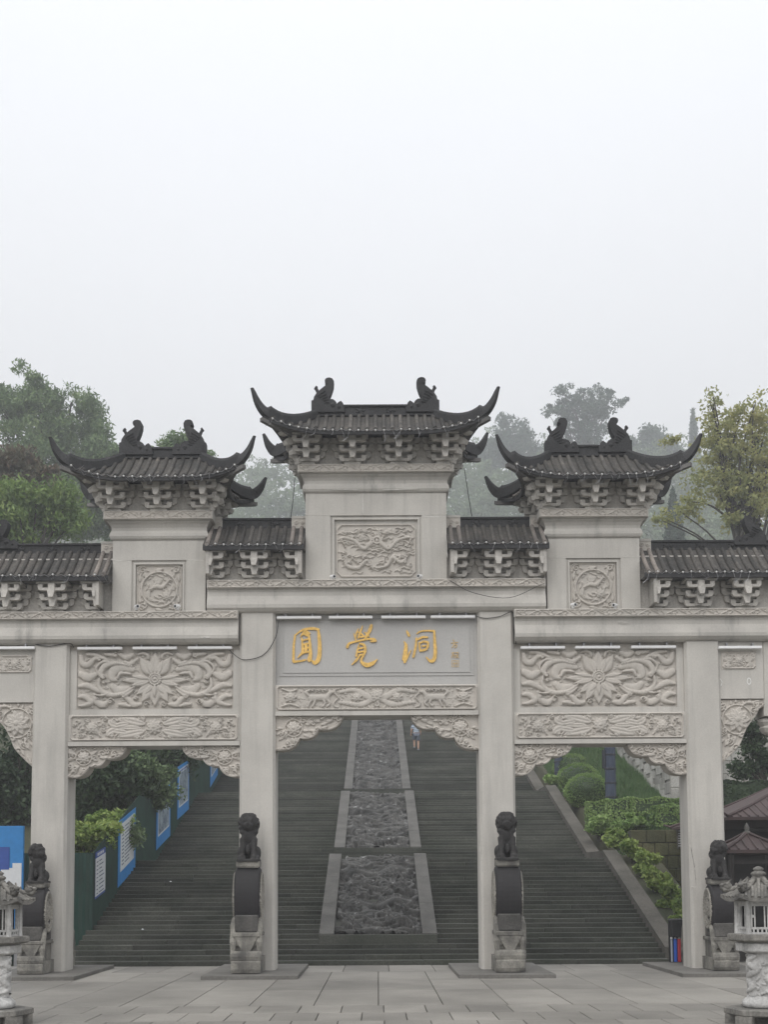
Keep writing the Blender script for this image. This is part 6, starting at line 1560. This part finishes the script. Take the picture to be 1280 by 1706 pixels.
# ================================================================== person on the stairs
def person():
    px, D = 695, 74.3; y = D-31.8; x, _ = at(px, 1253, y, True)
    k = int((y-FL[2][0])/FL[2][3]); zf = FL[2][1]+(k+1)*RISE; yf = FL[2][0]+k*FL[2][3]+0.16
    t = thing('person', 'person in a blue and white striped shirt walking up the stairs, seen from behind', 'person', (x, yf, zf)); t.scale = (1.25, 1.1, 1.13)
    J = {'pel': (0, 0, 0.92), 'wai': (0, 0.02, 1.08), 'che': (0, 0.06, 1.3), 'nec': (0, 0.08, 1.46), 'hd': (0, 0.11, 1.56), 'top': (0, 0.12, 1.69),
         'sl': (-0.17, 0.06, 1.4), 'el': (-0.25, 0.0, 1.14), 'wl': (-0.27, 0.1, 0.92), 'hl': (-0.27, 0.14, 0.84), 'sr': (0.17, 0.06, 1.4), 'er': (0.23, -0.03, 1.14), 'wr': (0.22, 0.06, 0.95), 'hr': (0.22, 0.1, 0.88),
         'pl': (-0.095, 0, 0.88), 'kl': (-0.1, 0.12, 0.55), 'al': (-0.1, 0.02, 0.22), 'tl': (-0.1, 0.16, 0.17), 'pr': (0.095, 0, 0.88), 'kr': (0.1, 0.03, 0.47), 'ar': (0.1, -0.1, 0.09), 'tr': (0.1, 0.05, 0.035)}
    Rr = {'pel': .15, 'wai': .135, 'che': .155, 'nec': .055, 'hd': .085, 'top': .075, 'sl': .07, 'el': .045, 'wl': .033, 'hl': .035, 'sr': .07, 'er': .045, 'wr': .033, 'hr': .035, 'pl': .095, 'kl': .06, 'al': .042, 'tl': .04, 'pr': .095, 'kr': .06, 'ar': .042, 'tr': .04}
    E = [('pel','wai'),('wai','che'),('che','nec'),('nec','hd'),('hd','top'),('che','sl'),('sl','el'),('el','wl'),('wl','hl'),('che','sr'),('sr','er'),('er','wr'),('wr','hr'),('pel','pl'),('pl','kl'),('kl','al'),('al','tl'),('pel','pr'),('pr','kr'),('kr','ar'),('ar','tr')]
    def skin(name, joints, edges, rad, mat, grow=0.0, root='pel'):
        ids = {j: i for i, j in enumerate(joints)}; me = bpy.data.meshes.new(name); me.from_pydata([J[j] for j in joints], [(ids[a], ids[b]) for a, b in edges], [])
        o = bpy.data.objects.new(name, me); COL.objects.link(o); md = o.modifiers.new('s', 'SKIN'); md.use_smooth_shade = True
        for j in joints:
            v = me.skin_vertices[0].data[ids[j]]; r = rad[j]+grow; v.radius = (r, r*0.8) if j in ('pel', 'wai', 'che') else (r, r); v.use_root = (j == root)
        ss = o.modifiers.new('u', 'SUBSURF'); ss.levels = 2; ss.render_levels = 2
        dg = bpy.context.evaluated_depsgraph_get(); out = bpy.data.meshes.new_from_object(o.evaluated_get(dg)); bpy.data.objects.remove(o)
        out.polygons.foreach_set('use_smooth', [True]*len(out.polygons)); return link(name, out, mat, t)
    skin('body', list(J), E, Rr, 'skin')
    J['wa2'] = (0, 0.0, 0.95); J['el2'] = (-0.225, 0.02, 1.22); J['er2'] = (0.213, -0.005, 1.22); R2 = dict(Rr, wa2=.165, el2=.07, er2=.07)
    skin('striped_shirt', ['wa2', 'wai', 'che', 'sl', 'el2', 'sr', 'er2'], [('wa2','wai'),('wai','che'),('che','sl'),('sl','el2'),('che','sr'),('sr','er2')], R2, 'striped_shirt', 0.02, 'che')
    J['ql'] = (-0.1, 0.1, 0.6); J['qr'] = (0.1, 0.035, 0.52); R3 = dict(Rr, ql=.085, qr=.085)
    skin('shorts', ['pel', 'pl', 'ql', 'pr', 'qr'], [('pel','pl'),('pl','ql'),('pel','pr'),('pr','qr')], R3, 'shorts', 0.022, 'pel')
    h = MB(); h.ell((0, 0.1, 1.64), (0.098, 0.105, 0.1), 12, 8); h.ell((0, 0.07, 1.58), (0.088, 0.075, 0.09), 12, 8); h.build('hair', 'hair', t, True)
    for (a, b) in (('al', 'tl'), ('ar', 'tr')):
        p, q = Vector(J[a]), Vector(J[b]); MB().ell(((p.x+q.x)/2, (p.y+q.y)/2+0.02, min(p.z, q.z)+0.01), (0.055, 0.14, 0.05), 10, 6).build('shoe', 'shoe', t, True)
person()

# ================================================================== trees
def px_tree(name, label, D, base_px, crowns, nleaf, L, W, mat, base_z=None, **kw):
    """crowns given as (px, py, rx_px, rz_px[, dD])"""
    y = D-31.8; bx, _ = at(base_px, 1000, y, True); bz = hill_z(bx, y) if base_z is None else base_z; k = D/FPX; cs = []
    for c in crowns:
        dD = c[4] if len(c) > 4 else 0.0; x, z = at(c[0], c[1], y+dD, True); cs.append((x-bx, dD, z-bz, c[2]*k, max(c[2], c[3])*k*0.8, c[3]*k))
    return make_tree(name, label, (bx, y, bz-0.2), cs, nleaf, L, W, mat, **kw)
px_tree('broadleaf_tree', 'tall grey-green broadleaf tree rising at the upper left', 125, 70, [(40,660,70,58),(125,690,55,52),(60,760,80,70,-1),(170,740,50,50),(130,830,75,60,1),(215,770,30,40),(40,850,70,60,1),(200,840,45,55,2)], 56000, 0.6, 0.18, 'leaf_left', clumps=460, cr=1.35, seed=31, trunk_r=0.4, droop=0.7, group='trees left of the gateway', flat=0.75)
px_tree('broadleaf_tree', 'reddish young tree in front of the tall tree at the left edge', 76, 20, [(25,755,42,26),(80,785,34,22),(10,800,30,40)], 4600, 0.38, 0.13, 'leaf_red', clumps=60, cr=0.85, seed=32, trunk_r=0.18, droop=0.6, group='trees left of the gateway')
px_tree('broadleaf_tree', 'yellow-green leafy tree low at the left edge behind the end roof', 70, 40, [(30,835,60,46),(100,815,36,30),(110,850,40,30,1),(20,890,40,28)], 12000, 0.36, 0.12, 'leaf_lime', clumps=140, cr=0.95, seed=33, trunk_r=0.2, droop=0.6, group='trees left of the gateway')
px_tree('broadleaf_tree', 'small hazy tree top showing between the left tower ornaments', 95, 315, [(310,735,26,18),(335,750,22,22),(285,760,30,26)], 4200, 0.45, 0.16, 'leaf_left', clumps=32, cr=1.0, seed=34, trunk_r=0.25, group='trees left of the gateway')
for k, (D, bp, cr_, lab) in enumerate(((46, 160, [(150,1310,50,55),(190,1275,50,45),(120,1360,40,50)], 'dark tree behind the hoarding seen through the left opening'),
                                 (50, 60, [(20,1270,50,70),(60,1330,50,60),(-10,1340,40,60)], 'dark tree at the left edge beyond the leftmost column'),
                                 (56, 230, [(235,1270,60,50),(290,1250,45,40),(180,1300,60,60)], 'dark tree high behind the hoarding, in the left opening'),
                                 (66, 300, [(330,1225,60,40),(270,1215,60,50)], 'far dark tree above the hoarding near the top of the left opening'))):
    px_tree('broadleaf_tree', lab, D, bp, cr_, 9000, 0.3, 0.13, 'leaf_dark', clumps=60, cr=1.0, seed=40+k, trunk_r=0.22, droop=0.5, group='dark trees behind the hoarding')
px_tree('broadleaf_tree', 'leafy branches overhanging the green hoarding and its blue boards', 46.5, 215, [(240,1290,42,40,1.0),(264,1318,20,22,1.2),(222,1262,40,24),(205,1330,30,30),(285,1290,10,22,1.6),(212,1378,12,16,-3.5)], 9000, 0.2, 0.1, 'leaf_overhang', clumps=80, cr=0.5, seed=51, trunk_r=0.14, droop=0.6)
px_tree('broadleaf_tree', 'small dark tree before the pale wall at the right edge', 47, 1275, [(1262,1225,26,34),(1275,1270,24,26),(1238,1275,22,14)], 3600, 0.2, 0.1, 'leaf_dark', clumps=42, cr=0.45, seed=52, trunk_r=0.1, droop=0.5, base_z=4.4)
px_tree('broadleaf_tree', 'yellow-green autumn tree leaning in at the upper right edge', 78, 1262, [(1215,735,48,52),(1262,690,40,40),(1275,770,50,60),(1190,800,40,40),(1160,850,30,30),(1245,840,50,55),(1125,730,14,22),(1195,675,18,22),(1110,865,18,16)], 11500, 0.3, 0.15, 'leaf_yellow', clumps=380, cr=0.65, seed=53, trunk_r=0.24, droop=0.3, limbs=26, flat=0.6)
px_tree('eucalyptus_tree', 'tall hazy open-crowned tree standing above the right tower roof', 330, 975, [(955,672,34,28),(1010,675,34,30),(975,700,48,36),(930,690,22,18),(1040,668,14,14),(995,735,30,22),(960,650,20,12)], 9500, 1.05, 0.4, 'leaf_conifer', clumps=170, cr=1.6, seed=54, trunk_r=0.7, droop=0.5, limbs=18)
def conifer(px, py_top, D, wpx, hpx, label, seed, n=5200):
    y = D-31.8; x, zt = at(px, py_top, y, True); k = D/FPX; h = hpx*k; w = wpx*k/2; g = np.random.default_rng(seed)
    bz = zt-h; t = thing('conifer_tree', label, 'tree', (x, y, bz), 0, 'hazy conifers behind the gateway')
    u = 1-np.sqrt(g.random(n))*0.99; an = g.random(n)*2*pi; tier = 0.72+0.28*np.abs(np.sin(u*22+0.6*np.sin(an*3)))
    rr = w*(1-u)**0.75*tier*g.random(n)**0.4*(0.8+0.3*np.sin(an*5+seed))
    pts = np.stack([rr*np.cos(an), rr*np.sin(an), u*h], 1)
    V, F = leaves(pts, 0.0045*D, 0.0015*D, 0.15, seed); link('crown', npmesh('crown', V, F), 'leaf_conifer', t)
    MB().tube([(0, 0, -20), (0, 0, h*0.95)], [0.3, 0.04], 7).build('trunk', 'bark', t)
GF = 'hazy trees on the hill behind the gateway'
px_tree('hill_tree', 'hazy broad twin-topped tree between the central and right roofs', 400, 862, [(853,716,16,26),(878,728,16,28),(836,742,18,24),(862,765,36,36),(895,770,22,30),(820,775,26,24)], 8500, 1.5, 0.6, 'leaf_conifer', clumps=110, cr=2.6, seed=71, trunk_r=0.7, group=GF, flat=0.9)
px_tree('hill_tree', 'hazy bushy tree just right of the tall open-crowned tree', 410, 1090, [(1092,730,17,22),(1066,748,20,20),(1112,748,16,20),(1090,778,40,34),(1135,770,20,26)], 7500, 1.5, 0.6, 'leaf_conifer', clumps=95, cr=2.6, seed=72, trunk_r=0.7, group=GF, flat=0.9)
conifer(1162, 684, 420, 32, 120, 'slender hazy conifer spire left of the autumn tree', 3, 4000)
conifer(1127, 815, 170, 44, 110, 'darker pointed conifer just above the right end roof', 4, 4500)
# far wooded hillside, one mass
g = np.random.default_rng(77); pts = []
prof = [(340,800),(395,775),(430,762),(460,757),(500,775),(560,760),(640,740),(720,735),(770,760),(800,740),(830,722),(880,735),(905,738),(930,738),(965,742),(1000,740),(1035,734),(1060,730),(1100,728),(1125,732),(1150,736),(1180,735),(1215,735),(1250,730),(1290,728),(-40,800),(60,790),(160,800),(250,790)]
for px, py in prof:
    for q in range(8):
        D = 400+70*g.random() - q*18; x, zt = at(px+g.normal()*16, py-8+q*22+g.random()*14, D-31.8, True)
        nt_ = 26
        for c in range(nt_):
            o_ = g.normal(size=3); o_ /= np.linalg.norm(o_); r = 8.6*g.random()**0.4
            cc = np.array([x, D-31.8, zt-8.0])+o_*np.array([r*1.15, r, r*0.95])
            pts.append(clump_points(cc, np.array([2.5, 2.5, 1.6])*(0.6+0.7*g.random()), 30, g))
V, F = leaves(np.concatenate(pts), 1.5, 0.65, 0.3, 78)
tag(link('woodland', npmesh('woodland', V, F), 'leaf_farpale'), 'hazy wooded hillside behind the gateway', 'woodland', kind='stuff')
# creeper and hedge spilling over the start of the hoarding
loose_bush('creeper', 'bright green creeper heaped on top of the hoarding corner', 148, 1392, 39.8, 50, 30, 5600, 'leaf_ivy', 61, cat='creeper', lobes=26)
loose_bush('creeper', 'yellow-green bush behind the hoarding under the dark trees', 190, 1368, 43.2, 44, 26, 4600, 'leaf_ivy', 62, cat='creeper', lobes=22)
pxbush('box_hedge', 'dark hedge top above the red pavilion at the right edge', 1250, 1330, 46, 50, 24, 20, 4200, 'leaf_dark', 63, 'box', L=0.16, W=0.09)
# litter on the steps
lt = MB().add([(-0.05,-0.04,0.004),(0.06,-0.02,0.004),(0.04,0.05,0.02),(-0.04,0.04,0.006)], [(0,1,2,3)]).mesh('litter'); g = random.Random(4)
LT = ((236, 1549), (400, 1560)); 
for (px, k, lab) in ((236, 6, 'scrap of white paper on a lower left step'), (282, 17, 'white litter scrap farther up the left steps')):
    y = FL[0][0]+k*FL[0][3]+0.15; tag(link('paper_scrap', lt, 'banner_white', None, (at(px, 1500, y, True)[0], y, (k+1)*RISE+0.004), (0, 0, 1.0), (0.8, 0.8, 2)), lab, 'litter', 'litter on the steps')

# ================================================================== haze
HZ = dict(x=520.0, y0=-60.0, y1=720.0, top=262.0)
haze = MB().box(-HZ['x'], HZ['x'], HZ['y0'], HZ['y1'], -1.5, HZ['top']).build('haze', None); tag(haze, 'pale mist filling the air', 'haze', kind='stuff')
hm = bpy.data.materials.new('haze'); hm.use_nodes = True; hn = hm.node_tree; hn.nodes.clear()
ho = hn.nodes.new('ShaderNodeOutputMaterial'); hv = hn.nodes.new('ShaderNodeVolumePrincipled')
hv.inputs['Color'].default_value = (0.94, 0.96, 1.0, 1); hv.inputs['Density'].default_value = 0.00125; hv.inputs['Anisotropy'].default_value = 0.2
hn.links.new(hv.outputs[0], ho.inputs['Volume']); haze.data.materials.append(hm)
